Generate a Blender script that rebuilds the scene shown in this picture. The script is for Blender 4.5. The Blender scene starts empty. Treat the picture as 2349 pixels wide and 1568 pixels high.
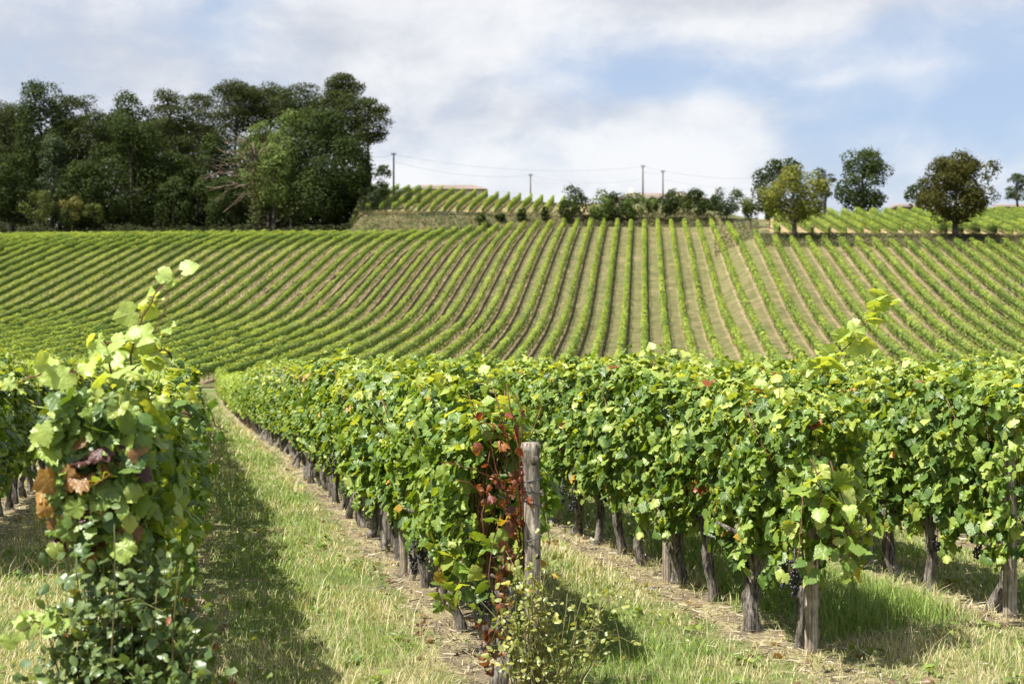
import bpy, bmesh, math, random
import numpy as np
from mathutils import Vector, Matrix
R = math.radians
rng = np.random.default_rng(11)
random.seed(11)
scene = bpy.context.scene
COL = scene.collection

# ------------------------------------------------------------------ camera
F, CX, HZ, EYE = 3263.0, 1174.5, 800.0, 1.70     # focal length / centre column / horizon in the photo's 2349-wide view
cam = bpy.data.cameras.new('camera'); cam_ob = bpy.data.objects.new('camera', cam); COL.objects.link(cam_ob)
cam.lens = 50; cam.sensor_width = 36; cam.clip_start = 0.1; cam.clip_end = 9000
cam_ob.location = (0, 0, EYE); cam_ob.rotation_euler = (R(90 + 0.281), 0, 0)
cam.dof.use_dof = True; cam.dof.focus_distance = 8.4; cam.dof.aperture_fstop = 4.4
scene.camera = cam_ob

# ------------------------------------------------------------------ light
SUN_DIR = Vector((-0.86, -0.50, math.tan(R(59)))).normalized()     # towards the sun: left of the camera, high
sun = bpy.data.lights.new('sun', 'SUN'); sun.energy = 5.0; sun.angle = R(0.5); sun.color = (1.0, 0.95, 0.86)
sun_ob = bpy.data.objects.new('sun', sun); COL.objects.link(sun_ob)
sun_ob.rotation_euler = (-SUN_DIR).to_track_quat('-Z', 'Y').to_euler(); sun_ob.location = (-60, -10, 90)
scene.view_settings.view_transform = 'Standard'; scene.view_settings.look = 'None'
scene.view_settings.exposure = 1.16; scene.view_settings.gamma = 1.0; scene.view_settings.use_curve_mapping = False

# ------------------------------------------------------------------ node helpers
class NT:
    def __init__(s, tree): s.t = tree; s.n = tree.nodes; s.l = tree.links
    def new(s, typ, **kw):
        n = s.n.new(typ)
        for k, v in kw.items(): setattr(n, k, v)
        return n
    def put(s, sock, v):
        if isinstance(v, bpy.types.NodeSocket): s.l.new(v, sock)
        elif v is not None: sock.default_value = v
    def math(s, op, a, b=None, c=None, clamp=False):
        n = s.new('ShaderNodeMath', operation=op); n.use_clamp = clamp
        s.put(n.inputs[0], a)
        if b is not None: s.put(n.inputs[1], b)
        if c is not None: s.put(n.inputs[2], c)
        return n.outputs[0]
    def vmath(s, op, a, b=None):
        n = s.new('ShaderNodeVectorMath', operation=op); s.put(n.inputs[0], a)
        if b is not None: s.put(n.inputs[1], b)
        return n.outputs['Value'] if op in ('DISTANCE', 'LENGTH', 'DOT_PRODUCT') else n.outputs['Vector']
    def noise(s, vec, scale, detail=4, rough=.55, w=None):
        n = s.new('ShaderNodeTexNoise'); s.put(n.inputs['Vector'], vec)
        n.inputs['Scale'].default_value = scale; n.inputs['Detail'].default_value = detail; n.inputs['Roughness'].default_value = rough
        return n.outputs['Fac']
    def ramp(s, v, lo, hi, a=0., b=1., smooth=True):
        n = s.new('ShaderNodeMapRange'); n.interpolation_type = 'SMOOTHSTEP' if smooth else 'LINEAR'; n.clamp = True
        s.put(n.inputs['Value'], v)
        for i, x in zip(('From Min', 'From Max', 'To Min', 'To Max'), (lo, hi, a, b)): s.put(n.inputs[i], x)
        return n.outputs['Result']
    def mix(s, f, a, b, mode='MIX'):
        n = s.new('ShaderNodeMix', data_type='RGBA', blend_type=mode)
        ins = [x for x in n.inputs if x.enabled]
        s.put(n.inputs[0], f)
        for sock, v in ((n.inputs[6], a), (n.inputs[7], b)):
            if isinstance(v, (tuple, list)) and len(v) == 3: v = (*v, 1)
            s.put(sock, v)
        return n.outputs[2]
    def attr(s, name, out='Color'):
        n = s.new('ShaderNodeAttribute'); n.attribute_name = name
        return n.outputs[out]

# ------------------------------------------------------------------ sky
world = bpy.data.worlds.new('World'); scene.world = world; world.use_nodes = True
w = NT(world.node_tree); w.n.clear()
sky = w.new('ShaderNodeTexSky', sky_type='NISHITA'); sky.sun_disc = False
sky.sun_elevation = R(60); sky.sun_rotation = math.atan2(SUN_DIR.x, SUN_DIR.y); sky.altitude = 100; sky.dust_density = 1.5
tc = w.new('ShaderNodeTexCoord'); D = tc.outputs['Generated']
front = w.ramp(w.vmath('DOT_PRODUCT', D, (0, 1, 0)), .5, .9)
blue = w.mix(w.math('MULTIPLY', front, .7), w.vmath('MULTIPLY', sky.outputs[0], (.085, .085, .085)), (.212, .264, .36))
warp = w.new('ShaderNodeVectorMath', operation='MULTIPLY_ADD')
nz = w.new('ShaderNodeTexNoise'); w.l.new(D, nz.inputs['Vector']); nz.inputs['Scale'].default_value = 5; nz.inputs['Detail'].default_value = 5
w.l.new(nz.outputs['Color'], warp.inputs[0]); warp.inputs[1].default_value = (.12, .12, .06); w.l.new(D, warp.inputs[2])
P = w.vmath('MULTIPLY', warp.outputs[0], (1, 1, 1.7))
n1 = w.noise(P, 6.5, 7, .52)
n2 = w.noise(P, 17, 6, .55)
def gauss(x, y, sx, sy):
    """soft blob in the sky around the direction seen at photo column x, row y"""
    d = Vector(((x - CX) / F, 1, (HZ - y) / F)).normalized()
    v = w.vmath('SUBTRACT', warp.outputs[0], tuple(d + Vector((.06, .06, .03))))
    v = w.vmath('MULTIPLY', v, (F / sx, F / sx, F / sy))
    return w.math('EXPONENT', w.math('MULTIPLY', w.math('POWER', w.vmath('LENGTH', v), 2.0), -1.0))
cover = w.math('MULTIPLY_ADD', w.math('SUBTRACT', n1, .5), 1.9, .78)
cover = w.math('MULTIPLY_ADD', w.math('SUBTRACT', n2, .5), .7, cover)
for x, y, sx, sy, k in ((2080, 215, 520, 130, -.68), (2330, 330, 330, 170, -.30), (1570, 190, 260, 80, -.5),
                        (1650, 255, 200, 38, .45), (2000, -20, 360, 60, .55), (1960, 172, 110, 16, .35), (2050, 255, 45, 30, .3), (1150, 250, 500, 300, .25)):
    cover = w.math('ADD', cover, w.math('MULTIPLY', gauss(x, y, sx, sy), k))
back = w.ramp(w.vmath('DOT_PRODUCT', D, (0, 1, 0)), -.2, .8, -.28, 0.0)
cover = w.math('ADD', cover, back)
mask = w.ramp(cover, .0, 1.0)
shade = w.math('MULTIPLY_ADD', w.math('SUBTRACT', n2, .5), 1.1, .66)
shade = w.math('ADD', shade, w.math('MULTIPLY', w.math('SUBTRACT', n1, .5), 1.2))
for x, y, sx, sy, k in ((60, 110, 420, 110, -.34), (830, 90, 190, 60, -.36), (1650, -10, 330, 45, -.45), (1420, 260, 260, 40, -.22), (560, 70, 100, 80, .35),
                        (1300, 120, 130, 90, .32), (1050, 390, 460, 70, .30), (1500, 300, 150, 50, .2), (2300, -20, 160, 40, -.1), (450, 190, 300, 40, -.1)):
    shade = w.math('ADD', shade, w.math('MULTIPLY', gauss(x, y, sx, sy), k))
ccol = w.mix(w.ramp(shade, .15, .95), (.285, .298, .332), (.425, .431, .442))
colr = w.mix(w.math('MULTIPLY', mask, .97), blue, ccol)
bg = w.new('ShaderNodeBackground'); w.l.new(colr, bg.inputs[0]); bg.inputs[1].default_value = 1.0
wo = w.new('ShaderNodeOutputWorld'); w.l.new(bg.outputs[0], wo.inputs[0])

# ------------------------------------------------------------------ terrain height
def smooth01(a, b, x):
    t = np.clip((x - a) / (b - a), 0, 1); return t * t * (3 - 2 * t)
def profile(pts, k=9):
    ys = np.arange(-3000, 6000, .5)
    px, pz = zip(*pts); z = np.interp(ys, px, pz)
    ker = np.hanning(2 * k + 1); ker /= ker.sum()
    z2 = np.convolve(np.pad(z, k, mode='edge'), ker, mode='valid')
    return lambda y: np.interp(y, ys, z2)
NEAR = [(-3000, 8), (-200, 1), (-20, 0), (0, 0), (16, 0), (25, -.12), (43, -.62), (70, -1.12), (86, -1.1)]
NEAR[-1:] = [(85, -.8)]
P_LEFT = profile(NEAR + [(97, .2), (110, 1.5), (122, 3.0), (132, 4.8), (147, 8.7), (162, 12.5), (172, 14.4), (190, 16.4), (240, 17.6), (320, 17.5), (700, 5), (6000, -40)])
P_MID = profile(NEAR + [(97, .1), (110, 1.7), (122, 3.2), (132, 5.0), (141, 7.2), (150, 9.5), (165, 13.2), (186, 17.8), (188.4, 18.0), (190.4, 19.6), (192, 19.8), (222, 26.2), (240, 26.2), (300, 25), (700, 5), (6000, -40)], 3)
P_RIGHT = profile(NEAR + [(98, .8), (110, 2.8), (122, 5.2), (135, 8.3), (152, 12.6), (153.5, 12.8), (155.5, 13.9), (160, 14.4), (185, 18.9), (205, 20.6), (240, 21), (300, 20.5), (700, 5), (6000, -40)], 3)
def H(x, y):
    x = np.asarray(x, float); y = np.asarray(y, float)
    s = x / np.maximum(y, 60); xd = CX + F * s
    wl = 1 - smooth01(820, 1380, xd); wr = smooth01(1610, 1760, xd)
    z = P_MID(y) - 1.6 * smooth01(900, 1300, xd) * smooth01(195, 222, y)
    wl = wl * (1 - smooth01(187, 190.5, y) * smooth01(790, 830, xd))
    z = z * (1 - wl) + P_LEFT(y) * wl
    z = z * (1 - wr) + P_RIGHT(y) * wr
    z = z + .035 * np.sin(x * .9 + 1.3) * np.sin(y * .7) * (1 - smooth01(20, 60, y)) + .25 * np.sin(x * .06) * np.sin(y * .05 + 1) * smooth01(95, 140, y)
    return z
def h(x, y): return float(H(x, y))
def at(xd, Y): return (xd - CX) / F * Y
def zat(yd, Y): return EYE + (HZ - yd) / F * Y

# ------------------------------------------------------------------ mesh helpers
def link(o, parent=None):
    COL.objects.link(o)
    if parent is not None: o.parent = parent
    return o
def mesh(name, V, faces, mats, colr=None, smooth=False, uv=None, fmat=None):
    """faces: list of (n,k) index arrays"""
    V = np.asarray(V, np.float32); me = bpy.data.meshes.new(name)
    faces = [np.asarray(f, np.int32) for f in (faces if isinstance(faces, list) else [faces]) if len(f)]
    me.vertices.add(len(V)); me.vertices.foreach_set('co', V.ravel())
    nl = sum(f.size for f in faces); nf = sum(len(f) for f in faces)
    me.loops.add(nl); me.polygons.add(nf)
    me.loops.foreach_set('vertex_index', np.concatenate([f.ravel() for f in faces]))
    tot = np.concatenate([np.full(len(f), f.shape[1], np.int32) for f in faces])
    me.polygons.foreach_set('loop_start', np.concatenate(([0], np.cumsum(tot)[:-1])).astype(np.int32))
    if smooth: me.polygons.foreach_set('use_smooth', np.ones(nf, bool))
    for m in (mats if isinstance(mats, (list, tuple)) else [mats]): me.materials.append(m)
    if fmat is not None: me.polygons.foreach_set('material_index', np.asarray(fmat, np.int32))
    if colr is not None:
        a = me.attributes.new('tint', 'FLOAT_COLOR', 'POINT')
        c = np.ones((len(V), 4), np.float32); c[:, :3] = colr; a.data.foreach_set('color', c.ravel())
    if uv is not None:
        a = me.attributes.new('leaf_xy', 'FLOAT_VECTOR', 'POINT')
        c = np.zeros((len(V), 3), np.float32); c[:, :2] = uv; a.data.foreach_set('vector', c.ravel())
    me.update(calc_edges=True)
    return me
def obj(name, me, parent=None, loc=None):
    o = bpy.data.objects.new(name, me)
    if loc is not None: o.location = loc
    return link(o, parent)
def empty(name, loc, rz=0):
    o = bpy.data.objects.new(name, None); o.location = loc; o.rotation_euler = (0, 0, rz); o.empty_display_size = .3
    return link(o)
def tag(o, label=None, cat=None, group=None, kind=None):
    if label: o['label'] = label
    if cat: o['category'] = cat
    if group: o['group'] = group
    if kind: o['kind'] = kind
    return o
class MB:
    """collects pieces (verts, faces, colour) into one mesh"""
    def __init__(s): s.V = []; s.Fq = {}; s.C = []; s.n = 0; s.U = []
    def add(s, V, Fs, c=(1, 1, 1), uv=None):
        V = np.asarray(V, np.float32)
        for f in (Fs if isinstance(Fs, list) else [Fs]):
            f = np.asarray(f, np.int32)
            if len(f): s.Fq.setdefault(f.shape[1], []).append(f + s.n)
        c = np.asarray(c, np.float32); s.C.append(np.broadcast_to(c, (len(V), 3))); s.V.append(V); s.n += len(V)
        s.U.append(np.zeros((len(V), 2), np.float32) if uv is None else uv)
        return s
    def mesh(s, name, mats, smooth=False, off=None, uv=False):
        V = np.concatenate(s.V)
        if off is not None: V = V - np.asarray(off, np.float32)
        return mesh(name, V, [np.concatenate(f) for f in s.Fq.values()], mats, np.concatenate(s.C), smooth, np.concatenate(s.U) if uv else None)
def tube(pts, rad, sides=6, cap=True, jitter=0., seed=0):
    pts = np.asarray(pts, float); n = len(pts); rad = np.broadcast_to(np.asarray(rad, float), (n,))
    T = np.gradient(pts, axis=0); T /= np.linalg.norm(T, axis=1, keepdims=True) + 1e-9
    ref = np.array([0, 0, 1.]) if abs(T[:, 2]).mean() < .8 else np.array([1., 0, 0])
    A = np.cross(T, ref); A /= np.linalg.norm(A, axis=1, keepdims=True) + 1e-9; B = np.cross(T, A)
    ang = np.linspace(0, 2 * np.pi, sides, endpoint=False)
    rr = rad[:, None] * np.ones((1, sides))
    if jitter:
        g = np.random.default_rng(seed); rr = rr * (1 + jitter * g.normal(size=rr.shape) * .5 + jitter * g.normal(size=(1, sides)) * .6)
    V = pts[:, None] + rr[..., None] * (np.cos(ang)[None, :, None] * A[:, None] + np.sin(ang)[None, :, None] * B[:, None])
    V = V.reshape(-1, 3)
    i = np.arange(n - 1)[:, None] * sides; j = np.arange(sides)[None]; j2 = (j + 1) % sides
    q = np.stack([i + j, i + j2, i + sides + j2, i + sides + j], -1).reshape(-1, 4)
    fs = [q]
    if cap:
        V = np.concatenate([V, pts[:1], pts[-1:]]); c0, c1 = len(V) - 2, len(V) - 1; jj = np.arange(sides)
        fs.append(np.stack([np.full(sides, c0), (jj + 1) % sides, jj], -1))
        b = (n - 1) * sides; fs.append(np.stack([np.full(sides, c1), b + jj, b + (jj + 1) % sides], -1))
    return V, fs
def unit(a): return a / (np.linalg.norm(a, axis=-1, keepdims=True) + 1e-9)
def quads(P, N, size, aspect=1.0, g=rng, bend=.25):
    """n little two-triangle leaf clumps at P facing N"""
    n = len(P); N = unit(N); r = unit(g.normal(size=(n, 3))); A = unit(np.cross(N, r)); B = np.cross(N, A)
    size = np.broadcast_to(size, (n,))[:, None]; A = A * size * .5; B = B * size * .5 * aspect
    k = bend * size * N
    V = np.stack([P - A, P - B * .9 + k * .5, P + A, P + B * .9 + k * .5], 1) - k[:, None] * .25
    i = np.arange(n)[:, None] * 4
    F3 = np.concatenate([i + [[0, 1, 3]], i + [[1, 2, 3]]])
    return V.reshape(-1, 3), F3
def rep(c, k): return np.repeat(np.asarray(c), k, axis=0)

# ------------------------------------------------------------------ materials
def material(name):
    m = bpy.data.materials.new(name); m.use_nodes = True; t = NT(m.node_tree); t.n.clear()
    return m, t, t.new('ShaderNodeOutputMaterial')
def leaf_material(name, rough=.42, spec=.5, trans=.38, tcol=(1.75, 1.5, .40), veins=False, nscale=30, gain=1.0):
    m, t, out = material(name)
    c = t.attr('tint')
    co = t.new('ShaderNodeTexCoord').outputs['Object']
    n = t.noise(co, nscale, 3)
    c = t.mix(1.0, c, t.mix(n, (.72 * gain, .74 * gain, .7 * gain), (1.28 * gain, 1.25 * gain, 1.25 * gain)), 'MULTIPLY')
    b = t.new('ShaderNodeBsdfPrincipled'); b.inputs['Roughness'].default_value = rough; b.inputs['Specular IOR Level'].default_value = spec
    if veins:
        lx = t.attr('leaf_xy', 'Vector'); sp = t.new('ShaderNodeSeparateXYZ'); t.l.new(lx, sp.inputs[0])
        ang = t.math('ARCTAN2', sp.outputs[0], t.math('ADD', sp.outputs[1], .02))
        v = t.math('ABSOLUTE', t.math('SINE', t.math('MULTIPLY', ang, 3.6)))
        vein = t.ramp(v, 0.0, .14, 1, 0)
        c = t.mix(t.math('MULTIPLY', vein, .45), c, t.mix(1.0, c, (1.9, 1.6, 1.7), 'MULTIPLY'))
        bp = t.new('ShaderNodeBump'); bp.inputs['Strength'].default_value = .5; bp.inputs['Distance'].default_value = .006
        hgt = t.math('SUBTRACT', t.noise(co, 90, 2), t.math('MULTIPLY', vein, .6)); t.l.new(hgt, bp.inputs['Height']); t.l.new(bp.outputs[0], b.inputs['Normal'])
    t.l.new(c, b.inputs['Base Color'])
    tr = t.new('ShaderNodeBsdfTranslucent'); t.l.new(t.mix(1.0, c, tcol, 'MULTIPLY'), tr.inputs['Color'])
    mx = t.new('ShaderNodeMixShader'); mx.inputs[0].default_value = trans
    t.l.new(b.outputs[0], mx.inputs[1]); t.l.new(tr.outputs[0], mx.inputs[2]); t.l.new(mx.outputs[0], out.inputs[0])
    return m
M_VINE = leaf_material('vine_leaf', .40, .5, .37, veins=True)
M_ROSE = leaf_material('rose_leaf', .38, .5, .34)
M_FAR = leaf_material('vine_row_leaf', .55, .3, .32, nscale=1.2)
M_TREE = leaf_material('tree_leaf', .75, .08, .22, (1.5, 1.4, .5), nscale=.35)
M_GRASS = leaf_material('grass_blade', .5, .3, .32, (1.35, 1.3, .6), nscale=6)

def bark_material(name, a, b_, scale=40, stretch=.12, rough=.9, bump=.9):
    m, t, out = material(name); co = t.new('ShaderNodeTexCoord').outputs['Object']
    v = t.vmath('MULTIPLY', co, (1, 1, stretch))
    n = t.noise(v, scale, 6, .65); n2 = t.noise(co, scale * .25, 3)
    c = t.mix(t.ramp(n, .34, .66), a, b_); c = t.mix(t.ramp(n2, .35, .7, 0, .55), c, tuple(.55 * x + .05 * y for x, y in zip(a, b_)))
    c = t.mix(1.0, c, t.attr('tint'), 'MULTIPLY')
    b = t.new('ShaderNodeBsdfPrincipled'); b.inputs['Roughness'].default_value = rough; b.inputs['Specular IOR Level'].default_value = .2
    t.l.new(c, b.inputs['Base Color'])
    bp = t.new('ShaderNodeBump'); bp.inputs['Strength'].default_value = bump; bp.inputs['Distance'].default_value = .02
    t.l.new(n, bp.inputs['Height']); t.l.new(bp.outputs[0], b.inputs['Normal']); t.l.new(b.outputs[0], out.inputs[0])
    return m
M_BARK = bark_material('vine_bark', (.028, .023, .02), (.33, .295, .255), 60, .10, bump=1.0)
M_POST = bark_material('weathered_wood', (.13, .10, .075), (.50, .44, .35), 60, .05, bump=.7)
M_CANE = bark_material('cane', (.10, .045, .025), (.22, .11, .06), 50, .2, .7, .3)
M_TBARK = bark_material('tree_bark', (.035, .03, .025), (.14, .115, .09), 3, .2)
def plain(name, c, rough=.6, spec=.4, metal=0, nz=None):
    m, t, out = material(name); b = t.new('ShaderNodeBsdfPrincipled')
    co = t.new('ShaderNodeTexCoord').outputs['Object']
    n = t.noise(co, nz or 20, 4)
    t.l.new(t.mix(n, tuple(x * .7 for x in c), tuple(min(1, x * 1.3) for x in c)), b.inputs['Base Color'])
    b.inputs['Roughness'].default_value = rough; b.inputs['Specular IOR Level'].default_value = spec; b.inputs['Metallic'].default_value = metal
    t.l.new(b.outputs[0], out.inputs[0]); return m
M_GRAPE = plain('grape_skin', (.010, .010, .018), .38, .5, nz=60)
M_WIRE = plain('wire', (.10, .10, .10), .5, .5, .6)
M_WALL = plain('render_wall', (.62, .55, .45), .9, .2, nz=3)
M_POLE = plain('pole_wood', (.13, .12, .11), .9, .2, nz=6)
M_CABLE = plain('cable', (.22, .22, .24), .7, .2, nz=2)
def tile_material():
    m, t, out = material('roof_tile'); co = t.new('ShaderNodeTexCoord').outputs['Object']
    wv = t.new('ShaderNodeTexWave'); wv.inputs['Scale'].default_value = 1.6; wv.inputs['Distortion'].default_value = .6; t.l.new(co, wv.inputs['Vector'])
    c = t.mix(t.noise(co, 2.2, 5), (.17, .13, .11), (.30, .245, .21)); c = t.mix(t.math('MULTIPLY', wv.outputs['Fac'], .35), c, (.12, .07, .05))
    b = t.new('ShaderNodeBsdfPrincipled'); b.inputs['Roughness'].default_value = .9; t.l.new(c, b.inputs['Base Color']); t.l.new(b.outputs[0], out.inputs[0])
    return m
M_TILE = tile_material()

def ground_material(name, az=None, n0=0., step=1.73, green=(.11, .15, .04), dry=(.34, .28, .15), soil=(.26, .18, .11), strip=.38, gbias=0., scale=1.0, far=False):
    """grass with, along every vine line, a strip of bare earth and straw"""
    m, t, out = material(name); co = t.new('ShaderNodeTexCoord').outputs['Object']
    big = t.noise(co, .35 * scale, 4); mid = t.noise(co, 2.2 * scale, 5, .65); fine = t.noise(co, 34 * scale, 5, .7)
    g = t.math('ADD', t.math('MULTIPLY', big, .9), t.math('MULTIPLY', mid, .8))
    c = t.mix(t.ramp(g, .70 - gbias, 1.02 - gbias), dry, green)
    if az is not None:
        sp = t.new('ShaderNodeSeparateXYZ'); t.l.new(co, sp.inputs[0])
        u = t.math('SUBTRACT', t.math('MULTIPLY', sp.outputs[0], math.cos(az)), t.math('MULTIPLY', sp.outputs[1], math.sin(az)))
        u = t.math('DIVIDE', t.math('SUBTRACT', u, n0), step)
        d = t.math('ABSOLUTE', t.math('SUBTRACT', t.math('FRACT', t.math('ADD', u, .5)), .5))
        d = t.math('MULTIPLY_ADD', t.math('SUBTRACT', mid, .5), .22, d)
        c = t.mix(t.ramp(d, strip * .45, strip * .75, 1, 0), c, t.mix(t.ramp(mid, .3, .7), soil, tuple(x * 1.25 for x in dry)))
    c = t.mix(1.0, c, t.mix(t.ramp(fine, .25, .75), (.55, .55, .55), (1.4, 1.4, 1.4)), 'MULTIPLY')
    if far: c = t.mix(1.0, c, t.mix(t.ramp(t.noise(co, .9, 5, .7), .32, .68), (.68, .70, .66), (1.2, 1.2, 1.2)), 'MULTIPLY')
    b = t.new('ShaderNodeBsdfPrincipled'); b.inputs['Roughness'].default_value = 1.0; b.inputs['Specular IOR Level'].default_value = .1
    t.l.new(c, b.inputs['Base Color'])
    bp = t.new('ShaderNodeBump'); bp.inputs['Strength'].default_value = .8; bp.inputs['Distance'].default_value = .25 if far else .05
    t.l.new(t.math('ADD', mid, t.math('MULTIPLY', fine, .5)), bp.inputs['Height']); t.l.new(bp.outputs[0], b.inputs['Normal']); t.l.new(b.outputs[0], out.inputs[0])
    return m

# ------------------------------------------------------------------ ground sheets
AZ_N = math.atan((440 - CX) / F)                    # run of the near rows
DN = np.array([math.sin(AZ_N), math.cos(AZ_N)]); NN = np.array([math.cos(AZ_N), -math.sin(AZ_N)])
AZ_H = math.atan((1478 - CX) / F)                   # run of the rows on the hill
DH = np.array([math.sin(AZ_H), math.cos(AZ_H)]); NH = np.array([math.cos(AZ_H), -math.sin(AZ_H)])
STEP = 1.73
ROWS = {'left': -.164, 'middle': 1.586, 'right': 3.396, 'third': 5.08, 'far_left': -1.92}
def grid(xs, ys, off):
    X, Y = np.meshgrid(xs, ys); Z = H(X, Y) + off(X, Y)
    V = np.stack([X, Y, Z], -1).reshape(-1, 3); nx, ny = len(xs), len(ys)
    i = (np.arange(ny - 1)[:, None] * nx + np.arange(nx - 1)[None]).reshape(-1)
    return V, np.stack([i, i + 1, i + nx + 1, i + nx], -1)
M_G_BASE = ground_material('rough_grass', None, green=(.08, .10, .036), dry=(.18, .155, .08), scale=.6, far=True)
M_G_NEAR = ground_material('near_lane', AZ_N, ROWS['middle'], STEP, green=(.10, .125, .04), dry=(.24, .21, .115), soil=(.14, .11, .08), strip=.17, gbias=.05)
M_G_HILL = ground_material('hill_lane', AZ_H, 0., STEP, green=(.145, .145, .062), dry=(.215, .18, .097), soil=(.28, .195, .13), strip=.27, scale=.8, gbias=.10, far=True)
def ytop(xd):   # where the rows of the hillside end
    return np.interp(xd, [-400, 700, 1000, 1100, 1640, 1660, 1700, 1750, 1800, 2800], [183.5, 184, 185, 186, 186, 183, 162, 152.5, 151.5, 151.5])
xs = np.concatenate([[-4000, -2000, -900, -400, -200], np.arange(-130, 130.1, 1.25), [200, 400, 900, 2000, 4000]])
ys = np.concatenate([[-3000, -800, -200, -60, -20], np.arange(0, 260, 1.0), [280, 320, 400, 520, 700, 1500, 6000]])
V, Fq = grid(xs, ys, lambda x, y: -.10 - .25 * ((np.abs(x) < 48) & (y > 2) & (y < 84)) - .25 * ((y > 90) & (y < ytop(CX + F * x / np.maximum(y, 1)) - 2.5)))
g = obj('ground', mesh('ground', V, Fq, M_G_BASE, smooth=True)); tag(g, 'rough dry grass ground between and beyond the vineyard plots', kind='structure')
V, Fq = grid(np.arange(-46, 46.1, .3), np.arange(-1, 86.5, .3), lambda x, y: 0 * x)
g = obj('near_field', mesh('near_field', V, Fq, M_G_NEAR, smooth=True)); tag(g, 'grassy lanes and straw strips of the near vineyard plot', kind='structure')
V, Fq = grid(np.arange(-92, 72, .8), np.arange(87, 188, .8), lambda x, y: 0 * x)
ctr = V[Fq].mean(1); keep = ctr[:, 1] < ytop(CX + F * ctr[:, 0] / ctr[:, 1]) + .8
g = obj('hill_field', mesh('hill_field', V, Fq[keep], M_G_HILL, smooth=True)); tag(g, 'sloping hillside field of earth and grass lanes between vine rows', kind='structure')

# ------------------------------------------------------------------ hedge-like vine rows seen from far off
LEAF_A, LEAF_B = np.array([.11, .185, .034]), np.array([.34, .43, .085])
def lerp(a, b, t): return a + (b - a) * t[:, None]
def hedge(pts, dens, thick=.42, zlo=.28, zhi=1.16, size=(.09, .17), g=rng, c0=LEAF_A, c1=LEAF_B, core=True, mb=None):
    """pts (n,3): the ground line of the row; returns MB of leaf clumps round a dense inner canopy"""
    mb = mb or MB(); seg = np.linalg.norm(np.diff(pts, axis=0), axis=1); L = np.concatenate([[0], np.cumsum(seg)]); tot = L[-1]
    n = int(tot * dens); s = g.uniform(0, tot, n)
    P = np.stack([np.interp(s, L, pts[:, k]) for k in range(3)], -1)
    d2 = pts[-1, :2] - pts[0, :2]; d2 = d2 / np.linalg.norm(d2); nr = np.array([d2[1], -d2[0], 0]); up = np.array([0, 0, 1.])
    ph = g.uniform(0, 6.28, 4)
    lump = .12 * np.sin(s * 6.9 + ph[0]) + .07 * np.sin(s * 3.1 + ph[1]) + .05 * np.sin(s * 11.3 + ph[2]) + .06 * np.sin(s * .8 + ph[3])
    vig = np.clip(g.normal(1, .19, int(tot) + 3), .55, 1.35); vig[g.random(len(vig)) < .045] = .3; vv = vig[s.astype(int)]; tone = g.normal(0, .16, int(tot / 4) + 3)[(s / 4).astype(int)]
    a = g.uniform(-.9, math.pi + .9, n)                          # round the cross section, open below
    ca, sa = np.cos(a), np.sin(a)
    ex = np.sign(ca) * np.abs(ca) ** .6; ez = np.sign(sa) * np.abs(sa) ** .6
    r = (1 + lump + g.normal(0, .09, n)) * vv
    zc, hh = (zlo + zhi) / 2, (zhi - zlo) / 2
    off = nr[None] * (ex * thick / 2 * r)[:, None] + up[None] * (zc + ez * hh * (1 + .6 * lump + np.abs(g.normal(0, .07, n))) * (.35 + .65 * vv))[:, None]
    N = nr[None] * ca[:, None] + up[None] * (sa * .8 + .35)[:, None] + g.normal(0, .45, (n, 3))
    Vq, Fq = quads(P + off, N, g.uniform(*size, n), .9, g)
    t = np.clip(g.beta(1.6, 1.6, n) + tone, 0, 1)
    c = lerp(c0, c1, t)
    y = g.random(n) < .012; c[y] = (.34, .27, .06)
    mb.add(Vq, Fq, rep(c, 4))
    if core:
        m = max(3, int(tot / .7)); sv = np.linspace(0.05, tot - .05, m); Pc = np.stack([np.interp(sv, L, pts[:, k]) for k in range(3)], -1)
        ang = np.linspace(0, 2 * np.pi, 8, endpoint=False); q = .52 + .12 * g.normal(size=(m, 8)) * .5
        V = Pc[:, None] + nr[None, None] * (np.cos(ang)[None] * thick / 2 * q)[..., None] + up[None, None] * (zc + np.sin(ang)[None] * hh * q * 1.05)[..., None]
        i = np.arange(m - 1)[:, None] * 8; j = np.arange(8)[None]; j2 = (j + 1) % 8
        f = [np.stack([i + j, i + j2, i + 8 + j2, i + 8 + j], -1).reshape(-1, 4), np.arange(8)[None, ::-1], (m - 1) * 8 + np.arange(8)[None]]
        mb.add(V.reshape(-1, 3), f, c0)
    return mb
def stems(pts, every=.95, r=.035, hgt=.55, g=rng):
    seg = np.linalg.norm(np.diff(pts, axis=0), axis=1); L = np.concatenate([[0], np.cumsum(seg)])
    s = np.arange(.2, L[-1], every); s = s + g.normal(0, .08, len(s)); P = np.stack([np.interp(s, L, pts[:, k]) for k in range(3)], -1); n = len(P)
    a = np.array([[1, 0], [-.5, .87], [-.5, -.87]]) * r
    b = np.concatenate([a, np.full((3, 1), -.05)], 1); tp = np.concatenate([a * .7, np.full((3, 1), hgt)], 1)
    V = P[:, None] + np.concatenate([b, tp])[None]; V[:, 3:, :2] += g.normal(0, .05, (n, 1, 2))
    f = np.array([[0, 1, 4, 3], [1, 2, 5, 4], [2, 0, 3, 5]])
    return V.reshape(-1, 3), (np.arange(n)[:, None, None] * 6 + f[None]).reshape(-1, 4)
ORD = ['zeroth', 'first', 'second', 'third', 'fourth', 'fifth', 'sixth', 'seventh', 'eighth', 'ninth', 'tenth', 'eleventh', 'twelfth', 'thirteenth', 'fourteenth', 'fifteenth',
       'sixteenth', 'seventeenth', 'eighteenth', 'nineteenth', 'twentieth']
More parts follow.
